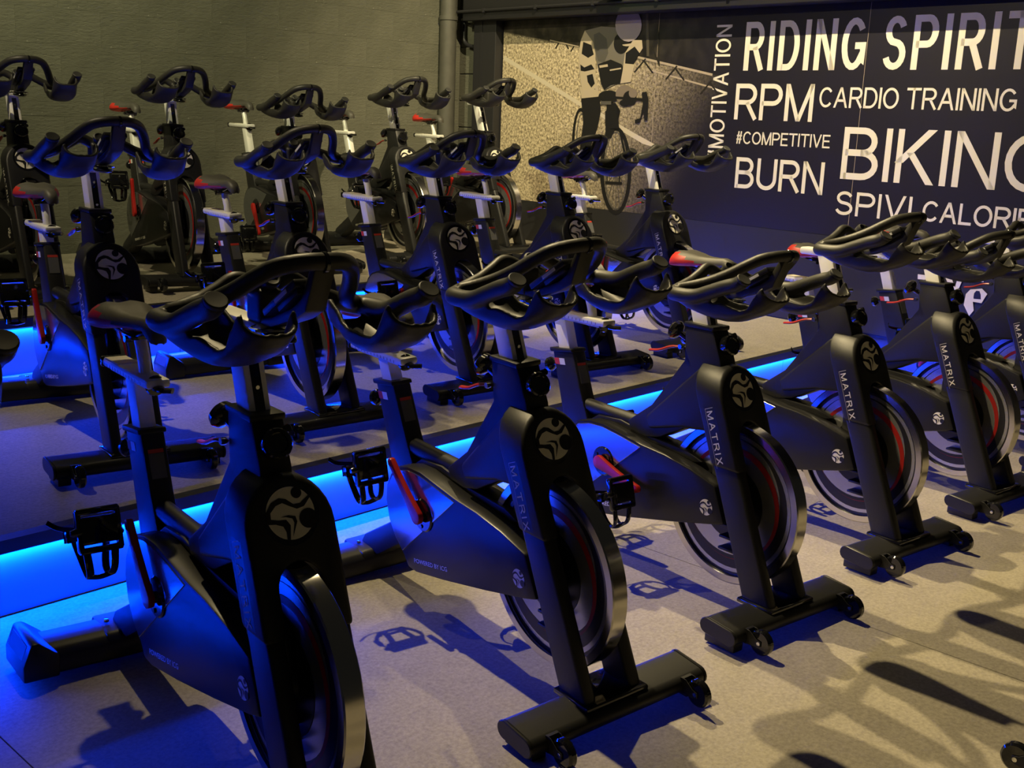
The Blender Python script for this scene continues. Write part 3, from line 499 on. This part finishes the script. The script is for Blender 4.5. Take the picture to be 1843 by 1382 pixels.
    prism(bm, [(-1.080, .603), (-.976, .616), (-.981, .628), (-1.086, .616)], -.034, .034, bev=.004)
    st = finish(bm, 'seat_tube', 'powder_black', B)
    bm = bmesh.new(); prism(bm, [(-1.062, .585), (-1.040, .587), (-1.032, .567), (-1.054, .565)], -.0300, -.0292); finish(bm, 'red_sticker', 'label_red', st, smooth=0)
    bm = bmesh.new(); prism(bm, [(-1.039, .587), (-1.014, .590), (-1.006, .570), (-1.031, .567)], -.0300, -.0292); finish(bm, 'white_sticker', 'label_white', st, smooth=0)
    # warning strip on the front of the seat tube
    def ft(z): return -.980+(z-.624)*(-.925+.980)/(.490-.624)
    bm = bmesh.new(); z0, z1 = .575, .583; prism(bm, [(ft(z0)+.0002, z0), (ft(z0)+.0012, z0), (ft(z1)+.0012, z1), (ft(z1)+.0002, z1)], -.018, .018); finish(bm, 'warning_header', 'label_red', st, smooth=0)
    bm = bmesh.new(); z0, z1 = .520, .574; prism(bm, [(ft(z0)+.0002, z0), (ft(z0)+.0010, z0), (ft(z1)+.0010, z1), (ft(z1)+.0002, z1)], -.018, .018); finish(bm, 'warning_label', 'label_grey', st, smooth=0)
    # lower strut and rear foot
    bm = bmesh.new(); prism(bm, [(-.80, .245), (-.84, .30), (-1.165, .115), (-1.19, .080), (-1.10, .065)], -.036, .036, bev=.010, seg=2); finish(bm, 'rear_strut', 'powder_black', B)
    bm = bmesh.new(); prism(bm, [(-1.235, .020), (-1.225, .014), (-1.105, .014), (-1.095, .022), (-1.098, .062), (-1.115, .078), (-1.150, .086), (-1.200, .086), (-1.228, .070)], -.265, .265, bev=.004, seg=1)
    rf = finish(bm, 'rear_foot', 'powder_black', B)
    bm = bmesh.new(); prism(bm, [(-1.232, .050), (-1.222, .090), (-1.110, .084), (-1.092, .055)], -.075, .075, bev=.010, seg=2); finish(bm, 'mounting_plate', 'powder_black', rf)
    for s in (-1, 1):
        bm = bmesh.new()
        for (xx) in (0,): lathe(bm, [(0, 0), (.007, 0), (.007, .004), (0, .005)], (-1.165, s*.055, .0905), (0, 0, 1), 10)
        finish(bm, 'bolt', 'chrome', rf)
        bm = bmesh.new(); t = bmesh.new()
        # wedge shaped end cover (profile in y,z swept along x)
        P = [(s*.275, .012), (s*.275, .055), (s*.255, .108), (s*.236, .108), (s*.190, .070), (s*.190, .012)]
        prism(bm, P, -1.242, -1.090, axis='x', bev=.007, seg=2); finish(bm, 'end_cover', 'frame_black', rf)
        bm = bmesh.new(); prism(bm, [(s*.2725, .062), (s*.2595, .099), (s*.2575, .099), (s*.2705, .062)], -1.222, -1.110, axis='x', bev=.001, seg=1); finish(bm, 'grip_pad', 'rubber', rf)
    # --- side covers
    outl = [(-.855, .170)]+[(-.898, .205), (-.928, .250), (-.942, .305), (-.936, .350), (-.912, .390), (-.875, .420), (-.822, .434), (-.760, .436), (-.680, .424), (-.594, .411), (-.500, .404), (-.400, .388), (-.302, .362), (-.258, .262), (-.300, .248), (-.460, .208), (-.650, .165), (-.790, .138), (-.832, .140)]
    for s in (-1, 1):
        a, b = (.030, .084) if s < 0 else (.030, .066)
        bm = bmesh.new(); prism(bm, outl, s*a, s*b, bev=.006, seg=2); cv = finish(bm, 'side_cover', 'cover_black', B)
        dd = [(-.594, .402)]+[(-.680, .416), (-.760, .427), (-.820, .425), (-.869, .412), (-.903, .384), (-.927, .347), (-.933, .305), (-.920, .253), (-.892, .212), (-.855, .181)]
        bm = bmesh.new(); prism(bm, dd, s*(b-.001), s*(b+.0022), bev=.001, seg=1); finish(bm, 'disc_cover', 'disc_cover', cv)
        if s < 0:
            badge_parts(cv, .0235, lambda a_, b_, h: Vector((-.325+a_, -.0842-h, .293+b_)))
            ca, sa = math.cos(.19), math.sin(.19)
            bm = textmesh('POWERED BY ICG', lambda x_, y_: (-.795+ca*x_-sa*y_, -.0848, .166+sa*x_+ca*y_), 0, .165, 0, .0125, .01)
            for f in bm.faces:
                f.normal_update()
                if f.normal.y > 0: f.normal_flip()
            finish(bm, 'slogan', 'white_print', cv, smooth=0, recalc=False)
    bm = bmesh.new(); prism(bm, [(-.90, .40), (-.84, .440), (-.74, .447), (-.60, .425), (-.46, .418), (-.40, .398), (-.44, .385), (-.60, .395), (-.76, .415), (-.86, .400)], -.030, .030, bev=.004); finish(bm, 'top_cover', 'powder_black', B)
    # --- cranks and pedals
    bm = bmesh.new(); lathe(bm, [(0, -.1), (.013, -.1), (.013, .1), (0, .1)], (-.745, 0, .320), (0, 1, 0), 14); lathe(bm, [(.0, -.0905), (.042, -.0905), (.046, -.087), (.0, -.087)], (-.745, 0, .320), (0, 1, 0), 30)
    for k in range(3):
        t = .5+k*2.094; lathe(bm, [(0, -.0935), (.0055, -.0935), (.0055, -.090), (0, -.090)], (-.745+.031*math.cos(t), 0, .320+.031*math.sin(t)), (0, 1, 0), 8)
    finish(bm, 'bottom_bracket', 'gloss_black', B)
    for s in (-1, 1):
        bm = bmesh.new(); n = 9; top = []; bot = []
        for i in range(n): 
            t = i/(n-1); wdt = .021*(1-t)+.012*t-.004*math.sin(PI*t); top.append((t*.172, wdt)); bot.append((t*.172, -wdt))
        poly = top+arc(.172, 0, .012, 80, -80, 5)+bot[::-1]+arc(0, 0, .021, 260, 100, 6)
        prism(bm, poly, s*.096, s*.112, bev=.004, seg=2)
        cr = finish(bm, 'crank_arm', 'red_paint', B); cr.location = (-.745, 0, .320)
        bm = bmesh.new(); yc = s*.170; X0 = .172
        lathe(bm, [(0, -.06), (.006, -.06), (.011, -.045), (.011, .045), (0, .045)], (X0, yc, 0), (0, -s, 0), 10)
        for q in (-1, 1):
            box(bm, X0+q*.042-.007, X0+q*.042+.007, yc-.046, yc+.046, -.010, .010, bev=.004)
            box(bm, X0-.045, X0+.045, yc+q*.042-.006, yc+q*.042+.006, -.009, .009, bev=.003)
        box(bm, X0-.030, X0+.030, yc-.042, yc+.042, -.011, .011, bev=.006)
        # toe cage: side hoops joined at the toe, hanging below the platform
        for q in (-1, 1):
            tube(bm, smoothpath([(X0+.048, yc+q*.030, -.004), (X0+.086, yc+q*.026, -.012), (X0+.100, yc+q*.022, -.034), (X0+.082, yc+q*.022, -.056), (X0+.040, yc+q*.030, -.064), (X0+.008, yc+q*.038, -.060)], 4), .0062, 6, sq=(.5, 1.5))
        tube(bm, smoothpath([(X0+.098, yc-.028, -.034), (X0+.103, yc, -.036), (X0+.098, yc+.028, -.034)], 4), .006, 6)
        tube(bm, smoothpath([(X0+.01, yc-.046, .0), (X0+.004, yc-.056, -.03), (X0+.006, yc-.040, -.064), (X0+.008, yc, -.075), (X0+.006, yc+.040, -.064), (X0+.004, yc+.056, -.03), (X0+.01, yc+.046, .0)], 4), .009, 6, sq=(.25, 1))
        tube(bm, smoothpath([(X0+.006, yc-s*.03, -.075), (X0-.01, yc+s*.05, -.085), (X0-.03, yc+s*.085, -.07)], 4), .006, 6, sq=(.25, 1))
        box(bm, X0-.006, X0+.018, yc+s*.050, yc+s*.060, -.045, -.022, bev=.002)
        finish(bm, 'pedal', 'gloss_black', cr)
    # --- head: knobs, lever, post
    bm = bmesh.new(); ax = Vector((-.78, -.25, .45)).normalized(); o = Vector((-.512, -.012, .744)); lathe(bm, [(0, 0), (.009, 0), (.009, .022), (.024, .030), (.030, .040), (.026, .052), (.014, .060), (0, .062)], o, ax, 24); finish(bm, 'resistance_knob', 'gloss_black', B)
    bm = bmesh.new(); ax = Vector((.92, -.05, .40)).normalized(); lathe(bm, [(0, 0), (.012, 0), (.012, .016), (.026, .018), (.030, .024), (.030, .042), (.027, .046), (.020, .047), (.018, .044), (0, .044)], (-.392, 0, .735), ax, 20)
    tube(bm, [(-.385, .02, .765), (-.365, .025, .775)], .008, 8); finish(bm, 'post_knob', 'gloss_black', B)
    bm = bmesh.new(); tube(bm, smoothpath([(-.505, -.036, .722), (-.545, -.040, .716), (-.590, -.040, .698), (-.632, -.034, .690)], 5), [.008]*5+[.0075]*11, 8, sq=(.55, 1)); lv = finish(bm, 'brake_lever', 'red_paint', B)
    bm = bmesh.new(); lathe(bm, [(0, -.006), (.007, -.006), (.008, 0), (.007, .006), (0, .006)], (-.508, -.040, .722), (0, 1, 0), 12); finish(bm, 'lever_bolt', 'chrome', lv)
    pl = lambda x, y, z: (x-.36*(z-.79), y, z)
    bm = bmesh.new(); prism(bm, [(-.486, .60), (-.426, .60), (-.426, .945), (-.486, .945)], -.023, .023, bev=.006, seg=2, fn=pl); po = finish(bm, 'handlebar_post', 'aluminium', B)
    bm = bmesh.new(); prism(bm, [(-.4262, .62), (-.4250, .62), (-.4250, .93), (-.4262, .93)], -.010, .010, fn=pl); finish(bm, 'post_slot', 'gloss_black', po, smooth=0)
    bm = bmesh.new()
    for k in range(2): lathe(bm, [(0, 0), (.004, 0), (.004, .002), (0, .002)], pl(-.4252, 0, .83+k*.07), (1, 0, 0), 10)
    finish(bm, 'post_screw', 'chrome', po)
    # slider with clamp lever
    bm = bmesh.new(); box(bm, -.610, -.380, -.026, .026, .938, .962, bev=.007); sl = finish(bm, 'handlebar_slider', 'aluminium', B)
    bm = bmesh.new(); tube(bm, smoothpath([(-.392, 0, .950), (-.37, 0, .948), (-.335, 0, .944), (-.300, 0, .942)], 4), [.018, .02, .024, .027, .029, .030, .029, .027, .024, .020, .015, .010, .004], 14, sq=(.35, 1)); finish(bm, 'clamp_lever', 'gloss_black', sl)
    bm = bmesh.new(); tube(bm, [(-.40, .036*math.cos(t), .950+.010*math.sin(t)) for t in [PI*i/8 for i in range(9)]], .003, 6); tube(bm, smoothpath([(-.40, -.036, .952), (-.36, -.036, .955), (-.33, 0, .958), (-.36, .036, .955), (-.40, .036, .952)], 4), .0035, 6); finish(bm, 'lever_ring', 'chrome', sl)
    # --- handlebar
    bm = bmesh.new()
    m = lambda P, s: [(p[0], p[1]*s, p[2]) for p in P]
    for s in (-1, 1):
        tube(bm, smoothpath(m([(-.408, 0, 1.012), (-.422, .030, 1.032), (-.426, .055, 1.038), (-.424, .085, 1.022), (-.422, .13, 1.000), (-.420, .180, .984), (-.408, .203, .980), (-.385, .212, .980), (-.345, .212, .981), (-.315, .210, .986), (-.280, .207, 1.000), (-.230, .204, 1.020), (-.196, .202, 1.031), (-.178, .201, 1.044)], s), 5), [.0165]*20+[.0180]*10+[.0198]*36, 16)
        tube(bm, smoothpath(m([(-.410, .185, .990), (-.385, .158, .999), (-.345, .132, 1.016), (-.300, .112, 1.040), (-.262, .092, 1.066), (-.232, .070, 1.086), (-.210, .044, 1.095), (-.199, .020, 1.098), (-.196, 0, 1.098)], s), 5), .0160, 14)
    bm_h = bm
    def basket(s):
        bm = bmesh.new()
        st = [(-.392, .985, .958, 1.000, .166, .044), (-.362, .985, .945, 1.005, .160, .052), (-.330, .986, .938, .990, .158, .052), (-.300, .982, .932, .972, .153, .052), (-.270, .972, .929, .966, .149, .052), (-.245, .976, .928, .966, .147, .052), (-.215, .970, .932, .964, .144, .051), (-.187, .964, .944, .966, .141, .050), (-.168, .972, .955, .976, .138, .049), (-.153, 1.000, .966, 1.002, .137, .048), (-.141, 1.021, .980, 1.023, .136, .047), (-.132, 1.030, .998, 1.032, .135, .046)]
        N = 14; rows = []
        for i, (x, zo, zb, zi, yc, hw) in enumerate(st):
            row = []
            for k in range(N+1):
                th = PI*k/N; cc = math.cos(th); ss = math.sin(th); zt = zo*(1+cc)/2+zi*(1-cc)/2
                fx = 0
                if i > 7: fx = .034*ss*(i-7)/4
                row.append(bm.verts.new((x+fx, s*(yc+hw*math.copysign(abs(cc)**.75, cc)), zt-(zt-zb)*ss**.6)))
            rows.append(row)
        for a, b in zip(rows, rows[1:]):
            for k in range(N): bm.faces.new((a[k], a[k+1], b[k+1], b[k]))
        o = finish(bm, 'tmp', 'grip', None); md = o.modifiers.new('s', 'SOLIDIFY'); md.thickness = .009; md.offset = 0
        bpy.context.view_layer.update(); me = bpy.data.meshes.new_from_object(o.evaluated_get(bpy.context.evaluated_depsgraph_get())); bpy.data.objects.remove(o)
        bm_h.from_mesh(me); bpy.data.meshes.remove(me)
    basket(-1); basket(1)
    box(bm_h, -.445, -.385, -.024, .024, .960, 1.025, bev=.008)
    bmesh.ops.recalc_face_normals(bm_h, faces=bm_h.faces)
    o = finish(bm_h, 'tmp', 'grip', None)
    md = o.modifiers.new('r', 'REMESH'); md.mode = 'VOXEL'; md.voxel_size = .0035; md.use_smooth_shade = True
    md = o.modifiers.new('m', 'SMOOTH'); md.factor = .5; md.iterations = 3
    md = o.modifiers.new('d', 'DECIMATE'); md.ratio = .35
    bpy.context.view_layer.update(); me = bpy.data.meshes.new_from_object(o.evaluated_get(bpy.context.evaluated_depsgraph_get())); bpy.data.objects.remove(o)
    me.name = 'handlebar'
    for p in me.polygons: p.use_smooth = True
    hb = link(bpy.data.objects.new('handlebar', me)); hb.parent = B
    for s in (-1, 1):
        ax = Vector((.58, .02*s, .80)).normalized(); o = Vector((-.1775, .201*s, 1.0445))
        bm = bmesh.new(); lathe(bm, [(.0190, -.004), (.0203, .000), (.0200, .003), (.0180, .0048), (.0120, .0044), (0, .0036)], o, ax, 22); finish(bm, 'grip_end', 'rubber', hb)
    bm = bmesh.new(); ax = Vector((.5, 0, .5)).normalized(); lathe(bm, [(0, -.05), (.015, -.05), (.016, .020), (.0185, .024), (.0185, .032), (.015, .035), (.011, .033), (0, .032)], (-.412, 0, 1.022), ax, 20); finish(bm, 'centre_knob', 'rubber', hb)
    bm = bmesh.new(); lathe(bm, [(.0170, -.004), (.0182, -.003), (.0182, .003), (.0170, .004)], (-.196, 0, 1.097), (0, 1, 0), 18); finish(bm, 'band', 'gloss_black', hb)
    # console holder
    bm = bmesh.new(); prism(bm, [(-.206, 1.094), (-.190, 1.085), (-.222, 1.010), (-.262, .990), (-.350, .962), (-.40, .958), (-.40, .972), (-.352, .980), (-.270, 1.010), (-.240, 1.030)], -.020, .020, bev=.004)
    ch = finish(bm, 'console_bracket', 'grip', B)
    bm = bmesh.new(); prism(bm, [(-.238, 1.066), (-.228, 1.054), (-.345, .982), (-.355, .994)], -.036, .036, bev=.004); prism(bm, [(-.236, 1.050), (-.232, 1.040), (-.300, .998), (-.31, 1.008)], -.030, .030, bev=.002)
    cs = finish(bm, 'console', 'screen', ch)
    bm = bmesh.new(); prism(bm, [(-.262, 1.045), (-.257, 1.039), (-.300, 1.013), (-.305, 1.019)], -.0372, -.0362); finish(bm, 'console_label', 'label_white', cs, smooth=0)
    # --- seat
    ps = lambda x, y, z: (x-.36*(z-.62), y, z)
    bm = bmesh.new(); prism(bm, [(-1.056, .46), (-1.000, .46), (-1.000, .700), (-1.056, .700)], -.020, .020, bev=.006, seg=2, fn=ps); sp = finish(bm, 'seat_post', 'aluminium', B)
    bm = bmesh.new(); lathe(bm, [(0, 0), (.008, 0), (.008, .020), (.018, .026), (.024, .036), (.022, .048), (.012, .054), (0, .055)], (-1.058, -.006, .565), (-.93, -.2, -.25), 20); finish(bm, 'seat_knob', 'gloss_black', B)
    bm = bmesh.new(); prism(bm, [(-1.222, .700), (-.935, .700), (-.935, .722), (-1.222, .722)], -.029, .029, bev=.008, seg=2); prism(bm, [(-1.20, .694), (-.95, .694), (-.96, .702), (-1.19, .702)], -.018, .018, bev=.003)
    rl = finish(bm, 'seat_slider', 'aluminium', B)
    bm = bmesh.new(); box(bm, -1.232, -1.216, -.031, .031, .698, .724, bev=.005); finish(bm, 'slider_end', 'gloss_black', rl)
    bm = bmesh.new(); box(bm, -1.212, -1.125, -.026, .026, .7221, .7232); finish(bm, 'ruler', 'ruler', rl, smooth=0)
    bm = bmesh.new()
    for k in range(14): box(bm, -1.205+k*.018, -1.204+k*.018, -.0294, -.0288, .704, .712)
    finish(bm, 'scale_marks', 'gloss_black', rl, smooth=0)
    bm = bmesh.new(); lathe(bm, [(0, 0), (.022, 0), (.024, .006), (.022, .012), (0, .014)], (-.962, 0, .704), (1, 0, 0), 20); tube(bm, smoothpath([(-.948, 0, .704), (-.925, .0, .700), (-.905, .02, .700)], 4), [.014]*4+[.012]*5, 10, sq=(.5, 1)); finish(bm, 'slider_lever', 'gloss_black', rl)
    bm = bmesh.new(); tube(bm, smoothpath([(-1.015, 0, .718), (-1.022, 0, .75), (-1.040, 0, .790), (-1.052, 0, .812)], 4), .0145, 16); finish(bm, 'saddle_post', 'aluminium', B)
    # saddle: grid of sections
    sec = [(-1.205, .032, .842, .036), (-1.198, .060, .856, .052), (-1.180, .076, .866, .062), (-1.150, .082, .869, .062), (-1.115, .074, .864, .054), (-1.080, .056, .857, .036), (-1.045, .040, .855, .030), (-1.010, .030, .856, .028), (-.975, .024, .858, .028), (-.950, .024, .852, .036), (-.932, .019, .840, .034), (-.924, .008, .830, .024)]
    bm = bmesh.new(); N = 20; rows = []
    for (x, hw, zt, th) in sec:
        row = []
        for k in range(N):
            t = 2*PI*k/N; cc = math.cos(t); ss = math.sin(t)
            z = zt-th/2+th/2*math.copysign(abs(ss)**.8, ss)
            if ss > 0: z -= .006*math.exp(-(cc*hw/.008)**2)*(1 if x < -1.0 else .4)
            z -= .012*abs(cc)**3
            row.append(bm.verts.new((x, hw*math.copysign(abs(cc)**.85, cc), z)))
        rows.append(row)
    fi = []
    for i, (a, b) in enumerate(zip(rows, rows[1:])):
        for k in range(N): f = bm.faces.new((a[k], a[(k+1) % N], b[(k+1) % N], b[k])); f.material_index = 1 if ((i < 3 and (k >= 7 or k <= 2)) or (i == 3 and (k >= 8 or k <= 1)) or (i == 4 and (k >= 9 or k <= 1)) or (i == 5 and (k >= 10 or k == 0)) or (i == 6 and k >= 10)) else 0
    bm.faces.new(rows[0][::-1]).material_index = 1; bm.faces.new(rows[-1])
    bmesh.ops.recalc_face_normals(bm, faces=bm.faces)
    red = bm.copy()
    bmesh.ops.delete(bm, geom=[f for f in bm.faces if f.material_index == 1], context='FACES'); bmesh.ops.delete(red, geom=[f for f in red.faces if f.material_index == 0], context='FACES')
    for f in red.faces: f.material_index = 0
    sd = finish(bm, 'saddle', 'saddle_top', B, smooth=60, recalc=False); finish(red, 'red_tail', 'saddle_red', sd, smooth=60, recalc=False)
    bm = bmesh.new()
    for s in (-1, 1): tube(bm, smoothpath([(-1.175, s*.030, .822), (-1.12, s*.024, .808), (-1.02, s*.020, .808), (-.955, s*.008, .832)], 5), .0035, 6)
    box(bm, -1.085, -1.020, -.030, .030, .797, .815, bev=.005); lathe(bm, [(0, -.034), (.008, -.034), (.008, .034), (0, .034)], (-1.052, 0, .797), (0, 1, 0), 10); finish(bm, 'saddle_clamp', 'gloss_black', B)
    return B
BIKE = build_bike()
HB_PARTS = {'handlebar', 'console_bracket', 'handlebar_slider', 'handlebar_post'}
SEAT_PARTS = {'seat_post', 'seat_slider', 'saddle_post', 'saddle', 'saddle_clamp'}
SADDLE_ONLY = {'seat_slider', 'saddle_post', 'saddle', 'saddle_clamp'}
def copy_tree(o, parent=None):
    c = o.copy(); link(c); c.parent = parent
    for ch in o.children: copy_tree(ch, c)
    return c
BASE = {}
def place(first, x, y, z, yaw, tilt, hdz, sdx, sdz, crank, label, group):
    r = BIKE if first else copy_tree(BIKE)
    r.matrix_world = Matrix.Translation((x, y, z)) @ Matrix.Rotation(yaw, 4, 'Z') @ Matrix.Rotation(tilt, 4, 'X')
    tag(r, label, 'exercise bike', group)
    for ch in r.children:
        n = ch.name.split('.')[0]
        if n in HB_PARTS:
            d = hdz+.07; ch.location = (-.36*d if n == 'handlebar_post' else 0, 0, d)
        elif n in SEAT_PARTS:
            ch.location = (-.36*sdz if n == 'seat_post' else sdx, 0, sdz)
        elif n == 'crank_arm':
            me = ch.data; left = sum(v.co.y for v in me.vertices) > 0
            a = math.radians(crank+(180 if left else 0)); ch.rotation_euler = (0, -a, 0)
            for q in ch.children: 
                # keep the pedal hanging level under its axle
                ang = a; M = Matrix.Rotation(ang, 4, 'Y'); pv = Matrix.Translation((.172, 0, 0))
                q.matrix_local = pv @ Matrix.Rotation(ang+math.radians(random.uniform(-8, 8))+math.radians(75), 4, 'Y') @ pv.inverted()
    return r
GF = 'bikes in the front row on the floor'; GM = 'bikes in the middle row on the first step'; GB = 'bikes in the back row before the block wall'
ROWS = [
 ('B1', 1.699, .218, 0, -2.4622, -.022, -.061, 0, .03, 128, 'black indoor bike nearest the camera, saddle and flywheel large at lower left', GF),
 ('B0', 1.1586, .709, 0, -2.4622, 0, -.069, 0, 0, 60, 'front row bike at the left edge with only a handlebar grip end showing', GF),
 ('B2', 2.277, -.307, 0, -2.4910, .045, -.074, 0, -.02, 136, 'second front row bike from the left, its whole front foot in view', GF),
 ('B3', 2.819, -.833, 0, -2.4436, -.020, -.148, .09, .02, -14, 'third front row bike from the left with its red crank pointing forward', GF),
 ('B4', 3.378, -1.362, 0, -2.4426, -.023, -.074, .03, .02, 150, 'fourth front row bike from the left, handlebar in front of the mural', GF),
 ('B5', 3.938, -1.901, 0, -2.4547, -.010, -.165, .07, .01, 120, 'fifth front row bike from the left, before the heartbeat emblem', GF),
 ('B6', 4.483, -2.414, 0, -2.4780, 0, -.12, .07, .06, 100, 'rightmost front row bike cut off by the right edge of the photo', GF),
 ('C1', 3.287, 1.113, H1, -2.4848, -.022, -.092, 0, -.035, 118, 'leftmost middle row bike on the first step, behind the nearest saddle', GM),
 ('C2', 3.863, .573, H1, -2.4895, .023, -.101, 0, -.015, 100, 'second middle row bike from the left, emblem just above the nearest handlebar', GM),
 ('C3', 4.453, .052, H1, -2.4837, .023, -.107, -.02, .03, 20, 'third middle row bike from the left, just behind the second front row handlebar', GM),
 ('C4', 4.975, -.466, H1, -2.4681, -.004, -.114, 0, .02, 45, 'fourth middle row bike from the left, in front of the printed cyclist', GM),
 ('C5', 5.529, -.993, H1, -2.4756, 0, -.10, 0, 0, 80, 'rightmost middle row bike, nearest to the black part of the mural', GM),
 ('D1', 4.910, 2.058, H2, -2.4741, -.013, -.106, 0, .02, 70, 'leftmost back row bike, cut by the left edge of the photo', GB),
 ('D2', 5.438, 1.525, H2, -2.5060, -.035, -.105, -.08, .035, 104, 'second back row bike from the left, raised against the block wall', GB),
 ('D3', 6.130, 1.050, H2, -2.5100, -.010, -.159, -.08, .07, -60, 'third back row bike from the left with a light crank disc before the wall', GB),
 ('D4', 6.714, .507, H2, -2.4960, -.004, -.077, -.08, .04, 30, 'fourth back row bike from the left, in front of the drain pipe', GB),
 ('D5', 7.283, -.045, H2, -2.4450, .01, -.049, 0, .03, 60, 'rightmost back row bike with a red swoosh on its flywheel beside the mural edge', GB),
]
first = True
for (_, x, y, z, yaw, tilt, hdz, sdx, sdz, crank, label, group) in ROWS:
    place(first, x, y, z, yaw, tilt, hdz, sdx, sdz, crank, label, group); first = False
# instructor bike facing the class: only its transport wheel reaches into the frame
p = ROOM @ Vector((2.574, .673, 0))
place(False, p.x, p.y, 0, RA+PI/2, 0, -.07, 0, 0, 40, 'bike facing the others at the lower right corner, only one transport wheel showing', 'bike facing the class')
